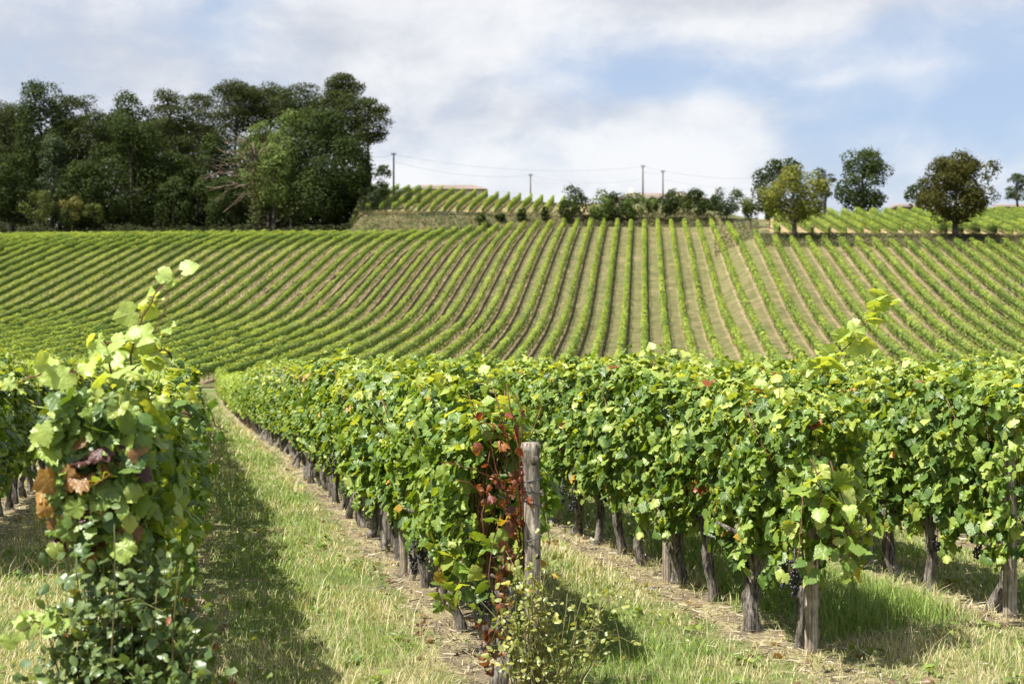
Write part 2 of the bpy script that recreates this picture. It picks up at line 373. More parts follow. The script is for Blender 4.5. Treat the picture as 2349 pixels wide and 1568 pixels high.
TENS = {2: 'twenty', 3: 'thirty', 4: 'forty', 5: 'fifty', 6: 'sixty', 7: 'seventy', 8: 'eighty'}
def ordinal(n):
    if n <= 20: return ORD[n]
    t, u = divmod(n, 10)
    return TENS[t][:-1] + 'ieth' if u == 0 else TENS[t] + '-' + ORD[u]
def vine_row(pts, label, group, dens, **kw):
    dens = dens * 1.35
    base = tuple(pts[0])
    e = empty('vine_row', base); tag(e, label, 'vine row', group)
    obj('foliage', hedge(pts, dens, **kw).mesh('foliage', M_FAR, off=base), e)
    Vs, Fs = stems(pts); st = obj('stems', mesh('stems', Vs - np.asarray(base, np.float32), Fs, M_BARK, np.ones((len(Vs), 3))), e); st['kind'] = 'stuff'
    return e
def run(u, v0, v1, N2, D2, okf, dv=.5):
    v = np.arange(v0, v1, dv); X = u * N2[0] + v * D2[0]; Y = u * N2[1] + v * D2[1]
    k = okf(X, Y)
    if k.sum() < 6: return None
    i0, i1 = np.argmax(k), len(k) - 1 - np.argmax(k[::-1]); X, Y = X[i0:i1 + 1], Y[i0:i1 + 1]
    return np.stack([X, Y, H(X, Y)], -1)
def ok_hill(X, Y): return (Y > 88.5) & (np.abs(X / Y) < .43) & (Y < ytop(CX + F * X / Y))
# the row that runs up under the tall pole is u = 0 on the crest
for i in range(-62, 36):
    pts = run(i * STEP, 80, 200, NH, DH, ok_hill)
    if pts is None: continue
    if i == 0: lab = 'hillside vine row running straight up towards the tall middle utility pole'
    else: lab = f"hillside vine row, {ordinal(abs(i))} to the {'left' if i < 0 else 'right'} of the row below the tall utility pole"
    vine_row(pts, lab, 'vine rows on the hillside', 88)

# upper terrace in the middle of the crest
def ok_up(X, Y):
    xd = CX + F * X / Y; return (Y > 191.4) & (Y < 223) & (xd > 800) & (xd < 1330)
M_G_UP = ground_material('terrace_lane', R(3.4), .2, STEP, green=(.17, .17, .065), dry=(.31, .25, .13), soil=(.27, .19, .12), strip=.3, scale=.5, gbias=.05, far=True)
V, Fq = grid(np.arange(-24, 12, .8), np.arange(191, 225, .8), lambda x, y: 0 * x + .02)
ctr = V[Fq].mean(1); xd = CX + F * ctr[:, 0] / ctr[:, 1]; keep = (xd > 790) & (xd < 1345)
g = obj('terrace_field', mesh('terrace_field', V, Fq[keep], M_G_UP, smooth=True)); tag(g, 'small upper field of grass lanes beside the wood', kind='structure')
AU = R(3.4); DU = np.array([math.sin(AU), math.cos(AU)]); NU = np.array([math.cos(AU), -math.sin(AU)])
k = 0
for i in range(-20, 10):
    pts = run(.2 + i * STEP, 185, 230, NU, DU, ok_up)
    if pts is None or len(pts) < 12: continue
    k += 1
    vine_row(pts, f"short vine row on the upper terrace, {ordinal(k)} one counted from the wood", 'vine rows on the upper terrace', 100, thick=.30, zlo=.12, zhi=1.15, size=(.09, .16))
# terrace behind the walnut trees
AR = R(4.7); DR = np.array([math.sin(AR), math.cos(AR)]); NR = np.array([math.cos(AR), -math.sin(AR)])
def ok_rt(X, Y):
    xd = CX + F * X / Y; return (Y > 158) & (Y < 187) & (xd > 1778 - (Y - 158) * .5) & (xd < 2600)
M_G_RT = ground_material('walnut_terrace_lane', AR, 0.1, 1.85, green=(.17, .17, .065), dry=(.31, .25, .13), soil=(.30, .21, .135), strip=.5, scale=.5, far=True)
V, Fq = grid(np.arange(22, 90, .8), np.arange(156.5, 190, .8), lambda x, y: 0 * x + .02)
ctr = V[Fq].mean(1); xd = CX + F * ctr[:, 0] / ctr[:, 1]; keep = (xd > 1762) & (xd < 2700)
g = obj('walnut_terrace_field', mesh('walnut_terrace_field', V, Fq[keep], M_G_RT, smooth=True)); tag(g, 'terrace field of grass lanes behind the walnut trees', kind='structure')
k = 0
for i in range(2, 54):
    pts = run(  .1 + i * 1.85, 140, 210, NR, DR, lambda X, Y: ok_rt(X, Y))
    if pts is None or len(pts) < 12: continue
    k += 1
    vine_row(pts, f"vine row on the terrace behind the walnut trees, {ordinal(k)} from its grassy end", 'vine rows on the walnut terrace', 100, thick=.34, zlo=.2, zhi=1.2, size=(.09, .17))

# ------------------------------------------------------------------ grape vines of the near plot
half = np.array([(.0, .04), (.14, -.14), (.24, -.15), (.30, -.07), (.41, -.07), (.43, .03), (.53, .08), (.485, .18), (.475, .26), (.555, .31), (.565, .42), (.50, .49), (.46, .58), (.36, .60), (.35, .70), (.25, .74), (.21, .85), (.10, .88), (.0, 1.0)])
outline = np.concatenate([half, (half * [-1, 1])[1:-1][::-1]])
LT = np.concatenate([[[0, .32]], outline]); LT[:, 1] -= .05
nO = len(outline); LF = np.stack([np.zeros(nO, int), 1 + np.arange(nO), 1 + (np.arange(nO) + 1) % nO], -1)
half_o = np.array([(.0, 0), (.22, .15), (.32, .42), (.27, .68), (.12, .9), (0, 1.0)])
out_o = np.concatenate([half_o, (half_o * [-1, 1])[1:-1][::-1]]); OT = np.concatenate([[[0, .45]], out_o]); nP = len(out_o)
OF = np.stack([np.zeros(nP, int), 1 + np.arange(nP), 1 + (np.arange(nP) + 1) % nP], -1)
def leaves(P, N, T, size, c, g, tpl=LT, tf=LF, fold=.22, curl=.35):
    """real lobed leaves: P petiole end, N blade normal, T tip direction"""
    n = len(P); N = unit(N); T = unit(T - N * (T * N).sum(-1, keepdims=True)); B = np.cross(T, N)
    x, y = tpl[:, 0], tpl[:, 1]
    fo = g.normal(fold, .28, (n, 1)); cu = g.normal(curl, .35, (n, 1)); wv = g.normal(0, .10, (n, 1)); ph = g.uniform(0, 6.28, (n, 1)); sk = g.normal(0, .10, (n, 1))
    z = -fo * np.abs(x)[None] - cu * (y[None] - .1) ** 2 * .6 + wv * np.sin(9 * (x + y)[None] + ph) + sk * x[None]
    wd = g.uniform(.86, 1.12, (n, 1))
    V = P[:, None] + size[:, None, None] * ((x[None] * wd)[..., None] * B[:, None] + y[None, :, None] * T[:, None] + z[..., None] * N[:, None])
    Fi = (np.arange(n)[:, None, None] * len(tpl) + tf[None]).reshape(-1, 3)
    return V.reshape(-1, 3), Fi, rep(c, len(tpl)), np.tile(tpl, (n, 1)).astype(np.float32)
C_DK, C_MD, C_LT, C_YL = np.array([.055, .112, .024]), np.array([.128, .215, .038]), np.array([.235, .325, .060]), np.array([.38, .44, .11])
def leaf_colours(n, g, top=None, autumn=.012):
    t = g.random(n); c = lerp(C_DK, C_MD, np.clip(t * 2, 0, 1)); m = t > .5; c[m] = lerp(C_MD, C_LT, (t[m] - .5) * 2)
    if top is not None: k = (g.random(n) < top); c[k] = lerp(C_LT, C_YL, g.random(k.sum()))
    a = g.random(n)
    k = a < autumn; c[k] = lerp(np.array([.38, .30, .04]), np.array([.42, .19, .03]), g.random(k.sum()))
    k = a > 1 - autumn * .35; c[k] = (.20, .055, .02)
    return c * g.uniform(.85, 1.15, (n, 1))
def canopy(g, n=560, L=.92, thick=.50, zlo=.54, zhi=1.50, top_extra=.14, autumn=.007, mb=None, smin=.042, smax=.098):
    mb = mb or MB()
    ph = g.uniform(0, 6.28, 6)
    # the two leafy walls
    m = int(n * .80); s = np.where(g.random(m) < .5, -1., 1.); y = g.uniform(-L / 2, L / 2, m)
    bot = zlo + .10 * np.sin(y * 9 + ph[0]) + .05 * np.sin(y * 23 + ph[1]); z = bot + (zhi - bot) * g.random(m) ** .92
    f = (z - zlo) / (zhi - zlo); wide = .74 + .34 * np.sin(np.clip(f, 0, 1) * 2.6 + .3)
    lump = 1 + .22 * np.sin(z * 7 + y * 5 + ph[2]) + .15 * np.sin(z * 13 - y * 11 + ph[3])
    x = s * thick / 2 * wide * lump * (1 - .62 * g.random(m) ** 2.2)
    P = np.stack([x, y, z], -1)
    N = np.stack([s * 1.0, np.zeros(m), np.full(m, .55)], -1) + g.normal(0, .55, (m, 3))
    T = np.stack([s * .35, np.zeros(m), np.full(m, -.9)], -1) + g.normal(0, .42, (m, 3))
    V, Fi, c, uv = leaves(P, N, T, g.uniform(smin, smax, m), leaf_colours(m, g, .10, autumn), g); mb.add(V, Fi, c, uv)
    # the top
    m = n - m; y = g.uniform(-L / 2, L / 2, m); x = g.normal(0, thick * .27, m)
    z = zhi - .05 + .07 * np.sin(y * 8 + ph[4]) + np.abs(g.normal(0, top_extra * .45, m)) - .35 * np.abs(x)
    N = np.stack([x * 1.5, np.zeros(m), np.ones(m)], -1) + g.normal(0, .55, (m, 3)); T = g.normal(0, 1, (m, 3)) + [0, 0, -.35]
    V, Fi, c, uv = leaves(np.stack([x, y, z], -1), N, T, g.uniform(smin * .7, smax * .85, m), leaf_colours(m, g, .55, autumn), g); mb.add(V, Fi, c, uv)
    return mb
def canes(g, n=9, L=.8, zhi=1.38):
    mb = MB()
    for i in range(n):
        y = g.uniform(-L / 2, L / 2); x = g.normal(0, .05); x2 = x + g.normal(0, .12); top = zhi + g.normal(-.05, .1)
        p = [(x * .5, y * .8, .5), (x + g.normal(0, .03), y + g.normal(0, .03), .85), (x2, y + g.normal(0, .06), 1.2), (x2 * 1.2, y + g.normal(0, .08), top)]
        V, f = tube(p, [.006, .005, .004, .003], 4); mb.add(V, f, (1, 1, 1))
    return mb
def trunk(g, hgt=.56, r=.033):
    mb = MB(); n = 13; t = np.linspace(0, 1, n); ph = g.uniform(0, 6.28, 4)
    lean = g.normal(0, .05, 2)
    px = lean[0] * t + .03 * np.sin(t * 5 + ph[0]) + .014 * np.sin(t * 11 + ph[1]); py = lean[1] * t + .045 * np.sin(t * 4 + ph[2])
    pts = np.stack([px, py, -.06 + t * (hgt + .06)], -1)
    rad = r * (1 + .55 * np.exp(-t * 9) + .28 * np.exp(-((t - .95) / .12) ** 2) + .12 * np.sin(t * 13 + ph[3])) * g.uniform(.8, 1.2)
    V, f = tube(pts, rad, 13, True, .24, int(g.integers(1e6))); mb.add(V, f, (1, 1, 1))
    for s in (-1, 1):
        p = [pts[-1] - [0, 0, .04], pts[-1] + [g.normal(0, .02), s * .12, .05], pts[-1] + [g.normal(0, .03), s * .20, .10]]
        V, f = tube(p, [r * .7, r * .5, r * .25], 6, True, .15, int(g.integers(1e6))); mb.add(V, f, (1, 1, 1))
    return mb
_bm = bmesh.new(); bmesh.ops.create_icosphere(_bm, subdivisions=2, radius=1.0)
ICO_V = np.array([v.co[:] for v in _bm.verts]); ICO_F = np.array([[v.index for v in f.verts] for f in _bm.faces]); _bm.free()
def grapes(g, n=44, length=.17, wid=.045):
    mb = MB()
    for i in range(n):
        t = g.random() ** .8; a = g.uniform(0, 6.28); rr = wid * (1 - .75 * t) * g.uniform(.55, 1.05)
        p = np.array([rr * math.cos(a), rr * math.sin(a), -t * length]); mb.add(ICO_V * g.uniform(.0078, .0098) + p, ICO_F)
    V, f = tube([(0, 0, .05), (0, 0, -length * .7)], .003, 4); mb.add(V, f)
    return mb
NV = 12
gs = [np.random.default_rng(100 + i) for i in range(NV)]
CAN = [canopy(gs[i], n=int(gs[i].integers(1080, 1220)), thick=.43, zhi=1.46 + gs[i].normal(0, .03), zlo=.48 + gs[i].normal(0, .04)).mesh('foliage', M_VINE, uv=True) for i in range(NV)]
CAN_THIN = [canopy(np.random.default_rng(300 + i), n=520, autumn=0, zlo=.46, zhi=1.47, thick=.36).mesh('foliage', M_VINE, uv=True) for i in range(4)]
CANE = [canes(gs[i]).mesh('canes', M_CANE, True) for i in range(6)]
TRK = [trunk(gs[i]).mesh('trunk', M_BARK, True) for i in range(8)]
GRP = [grapes(gs[i], n=[40, 52, 34][i], length=[.16, .19, .13][i]).mesh('grape_bunch', M_GRAPE, True) for i in range(3)]
def npos(n, Y):
    v = (Y - n * NN[1]) / DN[1]; return n * NN[0] + v * DN[0], Y
ROW_NAME = {'left': 'the row with the orange-leaved front vine', 'middle': 'the row with the knobbly grey post', 'right': 'the row ending in drooping shoots',
            'third': 'the row at the right edge', 'far_left': 'the row at the left edge', 'fifth': 'the row behind the right edge row', 'sixth': 'the second row beyond the right edge row'}
SPEC = [('middle', 1.586, 7.95, 36), ('right', 3.396, 8.05, 36), ('third', 5.08, 9.2, 36), ('left', -.164, 5.95, 36), ('far_left', -1.92, 11.0, 36), ('fifth', 6.80, 11.0, 36), ('sixth', 8.52, 14.0, 36)]
NEARV = {}
VSP = .72
for row, n0, Y0, Y1 in SPEC:
    Y = Y0; k = 0
    while Y < Y1:
        k += 1; g = np.random.default_rng(abs(hash_ := (int(n0 * 1000) * 131 + k * 7)) % 999983)
        X, Yj = npos(n0, Y + g.normal(0, .05)); z = h(X, Yj)
        flip = math.pi * int(g.random() < .5)
        e = empty('grape_vine', (X, Yj, z), -AZ_N + flip)
        tag(e, f"grape vine, {ordinal(k + (row == 'left'))} from the near end of {ROW_NAME[row]}", 'grape vine', 'grape vines in the near rows')
        c = obj('foliage', CAN_THIN[int(g.integers(4))] if row == 'left' else CAN[int(g.integers(NV))], e); c.scale = (g.uniform(.92, 1.1) * (.5 if row == 'left' and k < 4 else 1), 1, g.uniform(.97, 1.035) * (g.uniform(.80, 1.0) if row == 'left' and k > 3 else 1))
        if k <= 24 and row != 'left': obj('canes', CANE[int(g.integers(6))], e)
        t = obj('trunk', TRK[int(g.integers(8))], e); t.rotation_euler = (0, 0, g.uniform(0, 6.28)); t.scale = (g.uniform(.8, 1.25),) * 2 + (1,)
        if k <= 14 and row in ('middle', 'right', 'third'):
            sgn = -1 if flip == 0 else 1
            for b in range(int(g.random() < .25)):
                o = obj('grape_bunch', GRP[int(g.integers(3))], e, (sgn * g.uniform(.08, .20), g.uniform(-.35, .35), g.uniform(.54, .70))); o.rotation_euler = (g.normal(0, .15), g.normal(0, .15), g.uniform(0, 6))
        NEARV[(row, k)] = e
        Y += VSP * DN[1]
# the rest of the plot, further off
mb = MB(); gd = np.random.default_rng(5)
for i in range(-8, 26):
    n0 = ROWS['middle'] + (i - 1) * STEP if i > 3 else ROWS['middle'] + i * STEP
    n0 = 1.586 + i * 1.735
    vs = np.arange(6, 90, .5); X = n0 * NN[0] + vs * DN[0]; Y = n0 * NN[1] + vs * DN[1]
    lo = 36.2 if -2.5 < n0 < 9 else 10
    k = (Y > lo) & (Y < 82.5) & (np.abs(X / np.maximum(Y, 1)) < .42) & ((Y > 36) | (n0 > 9) | (n0 < -2.5))
    if k.sum() < 5: continue
    pts = np.stack([X[k], Y[k], H(X[k], Y[k])], -1)
    hedge(pts, 170, .46, .40, 1.42, (.08, .15), gd, mb=mb, core=True)
    Vs, Fs = stems(pts, .8, .04, .5, gd); mb.add(Vs, Fs, (.12, .09, .07))
o = obj('distant_vines', mb.mesh('distant_vines', M_FAR)); tag(o, 'green mass of further vines filling the rest of the near plot', 'vines', kind='stuff')

# ------------------------------------------------------------------ shoots: a cane with leaves along it
def shoot(p0, p1, sag, n, g, size=(.06, .10), c=None, r=.004, tendrils=0, hang=.5):
    """cane and leaves from p0 to p1 (local coordinates); returns (cane MB, leaf MB)"""
    p0, p1 = np.array(p0, float), np.array(p1, float); t = np.linspace(0, 1, 9)[:, None]
    pts = p0 + (p1 - p0) * t + np.array(sag)[None] * (4 * t * (1 - t)) + g.normal(0, .006, (9, 3))
    a, b = MB(), MB(); V, f = tube(pts, np.linspace(r, r * .4, 9), 5); a.add(V, f)
    tt = np.linspace(.04, 1, n) + g.normal(0, .015, n); P = np.stack([np.interp(tt, t[:, 0], pts[:, k]) for k in range(3)], -1)
    side = g.normal(0, 1, (n, 3)); side[:, 2] = np.abs(side[:, 2]) * .4; side = unit(side); Q = P + side * g.uniform(.02, .06, n)[:, None]
    for i in range(n):
        V, f = tube([P[i], Q[i]], .0016, 3, False); a.add(V, f)
    N = g.normal(0, .5, (n, 3)) + [-.35, -.45, .6]; T = side + [0, 0, -hang] + g.normal(0, .3, (n, 3))
    cc = c if c is not None else lerp(C_LT, C_YL, .4 + .6 * g.random(n)) * np.array([1.02, 1.1, 1.3])
    V, Fi, cl, uv = leaves(Q, N, T, g.uniform(*size, n) * (1 - .35 * np.clip(tt, 0, 1)), cc, g); b.add(V, Fi, cl, uv)
    for i in range(tendrils):
        q = P[int(g.integers(n // 3, n))]; d = np.array([g.uniform(-.02, .12), g.normal(0, .03), -g.uniform(.08, .16)])
        u = np.linspace(0, 1, 7)[:, None]; tp = q + d * u + np.array([.03, 0, .02]) * np.sin(u * 5)
        V, f = tube(tp, .0012, 3, False); a.add(V, f)
    return a, b
def add_shoot(e, name, p0, p1, sag, n, seed, **kw):
    a, b = shoot(p0, p1, sag, n, np.random.default_rng(seed), **kw)
    s = obj(name, a.mesh(name, M_CANE, True), e); obj('leaves', b.mesh('leaves', M_VINE, uv=True), s); return s
def world_empty(name, X, Y, dz=0): return empty(name, (X, Y, h(X, Y) + dz))
def L(e, xd, yd, Y):
    """the point seen at (xd, yd) at distance Y, in the coordinates of an unrotated root"""
    return np.array([at(xd, Y), Y, zat(yd, Y)]) - np.array(e.location)

# the big front vine at the left, with its reddened leaves and long arching shoot
g = np.random.default_rng(42)
X, Yv = at(290, 5.0), 5.0
e = world_empty('grape_vine', X, Yv); tag(e, 'tall front vine at the left with orange and red leaves and one long shoot', 'grape vine', 'grape vines in the near rows')
mb = canopy(g, n=560, L=.62, thick=.27, zlo=1.0, zhi=1.52, top_extra=.16, autumn=0, smin=.045, smax=.085)
# face of the row end, towards the camera
m = 330; f = g.random(m); z = 1.06 + .50 * f; P = np.stack([g.uniform(-.16, .16, m) * (.72 + .35 * np.sin(f * 2.6)), -.34 - .12 * g.random(m), z], -1)
N = np.stack([P[:, 0] * 2, np.full(m, -1.), np.full(m, .6)], -1) + g.normal(0, .45, (m, 3)); T = g.normal(0, .45, (m, 3)) + [0, -.35, -.9]
cc = leaf_colours(m, g, .2, 0)
band = (np.abs(z - 1.22) < .20) & (g.random(m) < .22)
cc[band] = lerp(np.array([.13, .055, .025]), np.array([.36, .21, .05]), g.random(band.sum())); dk = band & (g.random(m) < .35); cc[dk] = (.07, .02, .015)
V, Fi, c, uv = leaves(P, N, T, g.uniform(.045, .085, m), cc, g); mb.add(V, Fi, c, uv)
obj('foliage', mb.mesh('foliage', M_VINE, uv=True), e); obj('canes', canes(g, 6).mesh('canes', M_CANE, True), e); obj('trunk', trunk(g, .6, .05).mesh('trunk', M_BARK, True), e)
add_shoot(e, 'shoot', L(e, 300, 850, 4.75), L(e, 400, 625, 4.75), (-.03, 0, .02), 15, 1, size=(.065, .105), tendrils=2)
add_shoot(e, 'shoot', L(e, 200, 870, 4.7), L(e, 15, 905, 4.7), (0, 0, .05), 12, 2, size=(.07, .11))
add_shoot(e, 'shoot', L(e, 215, 900, 4.7), L(e, 115, 1120, 4.7), (-.06, 0, .05), 10, 3, size=(.07, .11))
add_shoot(e, 'shoot', L(e, 420, 950, 5.1), L(e, 520, 990, 5.3), (0, 0, .015), 7, 4, size=(.05, .08), c=np.tile(C_DK * 1.3, (7, 1)))
add_shoot(e, 'shoot', L(e, 395, 830, 4.8), L(e, 365, 800, 4.75), (0, 0, .02), 6, 5, size=(.08, .12))
add_shoot(e, 'shoot', L(e, 250, 850, 4.8), L(e, 240, 780, 4.75), (0, 0, .02), 6, 6, size=(.07, .10))

# extra shoots on single vines of the near rows
def shoot_on(key, name, a, b, sag, n, seed, **kw):
    e = NEARV[key]; M = Matrix.Translation(e.location) @ Matrix.Rotation(e.rotation_euler.z, 4, 'Z'); Mi = M.inverted()
    tl = lambda p: np.array(Mi @ Vector((at(p[0], p[2]), p[2], zat(p[1], p[2]))))
    sg = np.array(Mi.to_3x3() @ Vector(sag)); return add_shoot(e, name, tl(a), tl(b), sg, n, seed, **kw)
shoot_on(('right', 2), 'shoot', (1878, 870, 8.2), (2040, 668, 8.2), (.03, 0, .03), 20, 11, size=(.10, .16), tendrils=5)
shoot_on(('right', 5), 'shoot', (1500, 850, 10.6), (1488, 800, 10.6), (0, 0, .01), 5, 12, size=(.07, .11), tendrils=2)
shoot_on(('right', 8), 'shoot', (1375, 845, 12.6), (1362, 812, 12.6), (0, 0, .01), 5, 13, size=(.08, .12))
shoot_on(('right', 3), 'shoot', (1750, 860, 9.2), (1752, 826, 9.2), (0, 0, .01), 4, 14, size=(.07, .11))
for i, (a, b) in enumerate((((1885, 1080, 7.6), (1905, 1290, 7.45)), ((1905, 1060, 7.6), (1955, 1330, 7.45)), ((1860, 1050, 7.55), (1880, 1180, 7.4)), ((1930, 1100, 7.7), (1975, 1260, 7.6)), ((1840, 1130, 7.6), (1815, 1320, 7.4)))):
    gg = np.random.default_rng(60 + i); n = (13, 15, 10, 10, 7)[i]
    shoot_on(('right', 1), 'drooping_shoot', a, b, (.02, 0, 0), n, 60 + i, size=(.08, .135), c=leaf_colours(n, gg, .15, .012) * 1.05, hang=1.1)
for i, (a, b) in enumerate((((1080, 1230, 7.5), (1050, 1390, 7.4)), ((1150, 1180, 7.3), (1120, 1400, 7.2)), ((1010, 1250, 8.0), (1020, 1400, 7.9)))):
    gg = np.random.default_rng(80 + i); shoot_on(('middle', 1), 'drooping_shoot', a, b, (-.02, 0, 0), 12, 80 + i, size=(.07, .12), c=leaf_colours(12, gg, .2, .05), hang=1.1)
# bunches of dark grapes that show clearly
def bunch_on(key, xd, yd, Y, sc=1.0):
    e = NEARV[key]; M = Matrix.Translation(e.location) @ Matrix.Rotation(e.rotation_euler.z, 4, 'Z')
    o = obj('grape_bunch', GRP[random.randrange(3)], e, M.inverted() @ Vector((at(xd, Y), Y, zat(yd, Y)))); o.rotation_euler = (0, 0, random.random() * 6); o.scale = (sc,) * 3
for a in ((('right', 1), 1822, 1280, 7.75, 1.1), (('right', 2), 1795, 1270, 8.1), (('right', 3), 1715, 1265, 8.7), (('right', 3), 1740, 1265, 8.7), (('right', 7), 1312, 1130, 11.8, 1.2), (('right', 8), 1290, 1110, 12.2, 1.1),
          (('middle', 1), 1100, 1335, 7.6, 1.1), (('middle', 1), 1118, 1350, 7.5), (('middle', 3), 968, 1240, 9.3, 1.1), (('middle', 3), 950, 1250, 9.5), (('third', 1), 2240, 1230, 9.3, 1.1), (('third', 2), 2150, 1220, 9.9), (('third', 3), 1968, 1160, 10.4, 1.2), (('middle', 5), 765, 1040, 12.5)):
    bunch_on(*a)

# ------------------------------------------------------------------ posts
def round_post(g, hgt, r, knob=True):
    n = 40; t = np.linspace(0, 1, n); pts = np.stack([.012 * np.sin(t * 3.0) - .010 * t, .01 * np.sin(t * 4), -.15 + t * (hgt + .15)], -1)
    rad = r * (1.06 - .10 * t + .03 * np.sin(t * 17) + .02 * np.sin(t * 31))
    if knob: rad = rad * (1 + .34 * smooth01(.925, .97, t)); rad[-1] *= .80
    V, f = tube(pts, rad, 22, True, .07, 3)
    return MB().add(V, f, (1.1, 1.05, 1.0))
M_BARKPOST = bark_material('grey_barked_wood', (.05, .042, .035), (.47, .43, .37), 30, .13, bump=1.0)
e = world_empty('end_post', at(1219, 7.0), 7.0); tag(e, 'knobbly grey wooden end post with its bare top above the rose bush', 'vineyard post', 'wooden row posts')
obj('shaft', round_post(np.random.default_rng(1), 1.275, .040).mesh('shaft', M_BARKPOST, True), e)
for z, tl in ((1.09, .01), (1.035, -.012), (.98, -.02), (.80, .012)):
    a = np.linspace(0, 2 * np.pi, 20); V, f = tube(np.stack([.049 * np.cos(a) + .003, .049 * np.sin(a) + .004, z + tl * np.cos(a)], -1), .0026, 4, False)
    obj('wire_wrap', MB().add(V, f).mesh('wire_wrap', M_WIRE, True), e)
for (p, rr) in (((.015, -.046, 1.19), .022), ((-.03, -.036, .52), .015), ((.03, -.034, .72), .012)):
    obj('knot', MB().add(ICO_V * np.array([rr, rr * .5, rr * 1.2]) + p, ICO_F, (.35, .32, .3)).mesh('knot', M_BARKPOST, True), e)
def split_post(g, hgt, wx, wy):
    mb = MB(); n = 26; t = np.linspace(0, 1, n); pts = np.stack([.006 * np.sin(t * 5), .005 * np.cos(t * 4), -.15 + t * (hgt + .15)], -1)
    V, f = tube(pts, 1.0, 9, True, .10, int(g.integers(1e6))); c = pts.repeat(9, 0); V[:n * 9] = c + (V[:n * 9] - c) * [wx / 2, wy / 2, .02]
    V[-2] = pts[0]; V[-1] = pts[-1] + [0, 0, .01]
    return mb.add(V, f, (1, 1, 1))
for i, (xd, Y, hg, wx, ry, lab) in enumerate(((1860, 8.0, 1.2, .075, 0.0, 'split grey wooden post at the end of the row with drooping shoots'), (1528, 10.25, 1.1, .07, 0, 'narrow split post among gnarled trunks of the row behind the knobbly post'),
                                  (2313, 9.02, 1.25, .09, 0, 'pale broad wooden post at the right edge above tall green grass'), (1993, 11.3, 1.3, .05, .01, 'thin grey stake in the shade behind the drooping shoots'),
                                  (925, 10.6, 1.0, .06, -.03, 'split weathered post standing in the row left of the knobbly post'), (942, 10.35, .42, .055, .28, 'short leaning stake propped beside a split post'),
                                  (1243, 13.5, .95, .06, .0, 'flat grey stake seen just behind the knobbly post'))):
    X = at(xd, Y); g = np.random.default_rng(70 + i); e = obj('vineyard_post', split_post(g, hg, wx, wx * .8).mesh('vineyard_post', M_POST, False), None, (X, Y, h(X, Y)))
    e.rotation_euler = (0, ry, g.uniform(-.3, .3)); tag(e, lab, 'vineyard post', 'wooden row posts')
# young vine on a stake in the third row
e = world_empty('young_vine', at(2030, 11.0), 11.0); tag(e, 'thin young vine stem between posts of the row at the right edge', 'grape vine')
V, f = tube([(0, 0, -.05), (.01, 0, .15), (-.005, .01, .35), (.01, 0, .62)], [.022, .016, .014, .012], 7, True, .2, 2); obj('stem', MB().add(V, f).mesh('stem', M_BARK, True), e)
gg = np.random.default_rng(9); n = 26; P = np.stack([gg.normal(0, .07, n), gg.normal(0, .05, n), gg.uniform(.5, .95, n)], -1)
V, Fi, c, uv = leaves(P, gg.normal(0, .5, (n, 3)) + [-.6, -.4, .4], gg.normal(0, .4, (n, 3)) + [0, 0, -.8], gg.uniform(.06, .1, n), lerp(C_LT, C_YL, gg.random(n)), gg); obj('foliage', MB().add(V, Fi, c, uv).mesh('foliage', M_VINE, uv=True), e)

# ------------------------------------------------------------------ withered vine with red canes beside the knobbly post
g = np.random.default_rng(21)
e = world_empty('withered_vine', at(1165, 7.25), 7.25); tag(e, 'withered vine with red canes and curled brown leaves beside the knobbly post', 'grape vine')
mb = MB(); tips = []
for (x0, y0, x1, y1, dy) in ((1205, 1330, 1075, 900, -.10), (1200, 1300, 1135, 890, -.16), (1195, 1250, 1090, 1010, -.2), (1200, 1270, 1165, 880, -.05), (1190, 1200, 1050, 1090, -.22), (1205, 1340, 1175, 980, -.2), (1170, 1100, 1110, 960, -.22), (1190, 1180, 1185, 905, .0), (1150, 1110, 1020, 1050, -.2)):
    a, b = L(e, x0, y0, 7.1), L(e, x1, y1, 7.1) + [0, dy * .6 - .10, 0]; t = np.linspace(0, 1, 8)[:, None]
    p = a + (b - a) * t + np.array([.03, -.02, .02]) * np.sin(t * 3.1) + g.normal(0, .008, (8, 3)); V, f = tube(p, np.linspace(.005, .0022, 8), 5); mb.add(V, f, (1.0, .75, .65)); tips.append(p)
obj('canes', mb.mesh('canes', M_CANE, True), e)
mb = MB()
tp = np.concatenate(tips); n = 44; P = tp[g.integers(0, len(tp), n)] + g.normal(0, .02, (n, 3))
c = lerp(np.array([.20, .055, .03]), np.array([.34, .15, .05]), g.random(n) ** 2); k = g.random(n) < .45; c[k] = (.14, .035, .02)
V, Fi, c, uv = leaves(P, g.normal(0, .8, (n, 3)) + [-.3, -.7, .3], g.normal(0, .5, (n, 3)) + [0, 0, -1], g.uniform(.025, .055, n), c, g, fold=.9, curl=2.0); mb.add(V, Fi, c, uv)
n = 38; q = g.random(n); xx = 1195 - 45 * q + g.normal(0, 8, n); yy = 1060 + 330 * q; P = np.stack([L(e, a, b, 7.05) for a, b in zip(xx, yy)]) + np.stack([0 * q, g.normal(0, .04, n), 0 * q], -1)
k = g.random(n); c = lerp(np.array([.07, .035, .022]), np.array([.20, .085, .045]), k)
V, Fi, c, uv = leaves(P, g.normal(0, 1, (n, 3)) + [0, -.6, 0], g.normal(0, .4, (n, 3)) + [0, 0, -1], g.uniform(.03, .065, n), c, g, fold=1.3, curl=2.6); mb.add(V, Fi, c, uv)
n = 14; P = np.stack([L(e, a, b, 6.9) for a, b in zip(g.normal(1118, 8, n), g.uniform(1420, 1540, n))]); c = lerp(np.array([.09, .04, .025]), np.array([.22, .09, .05]), g.random(n))
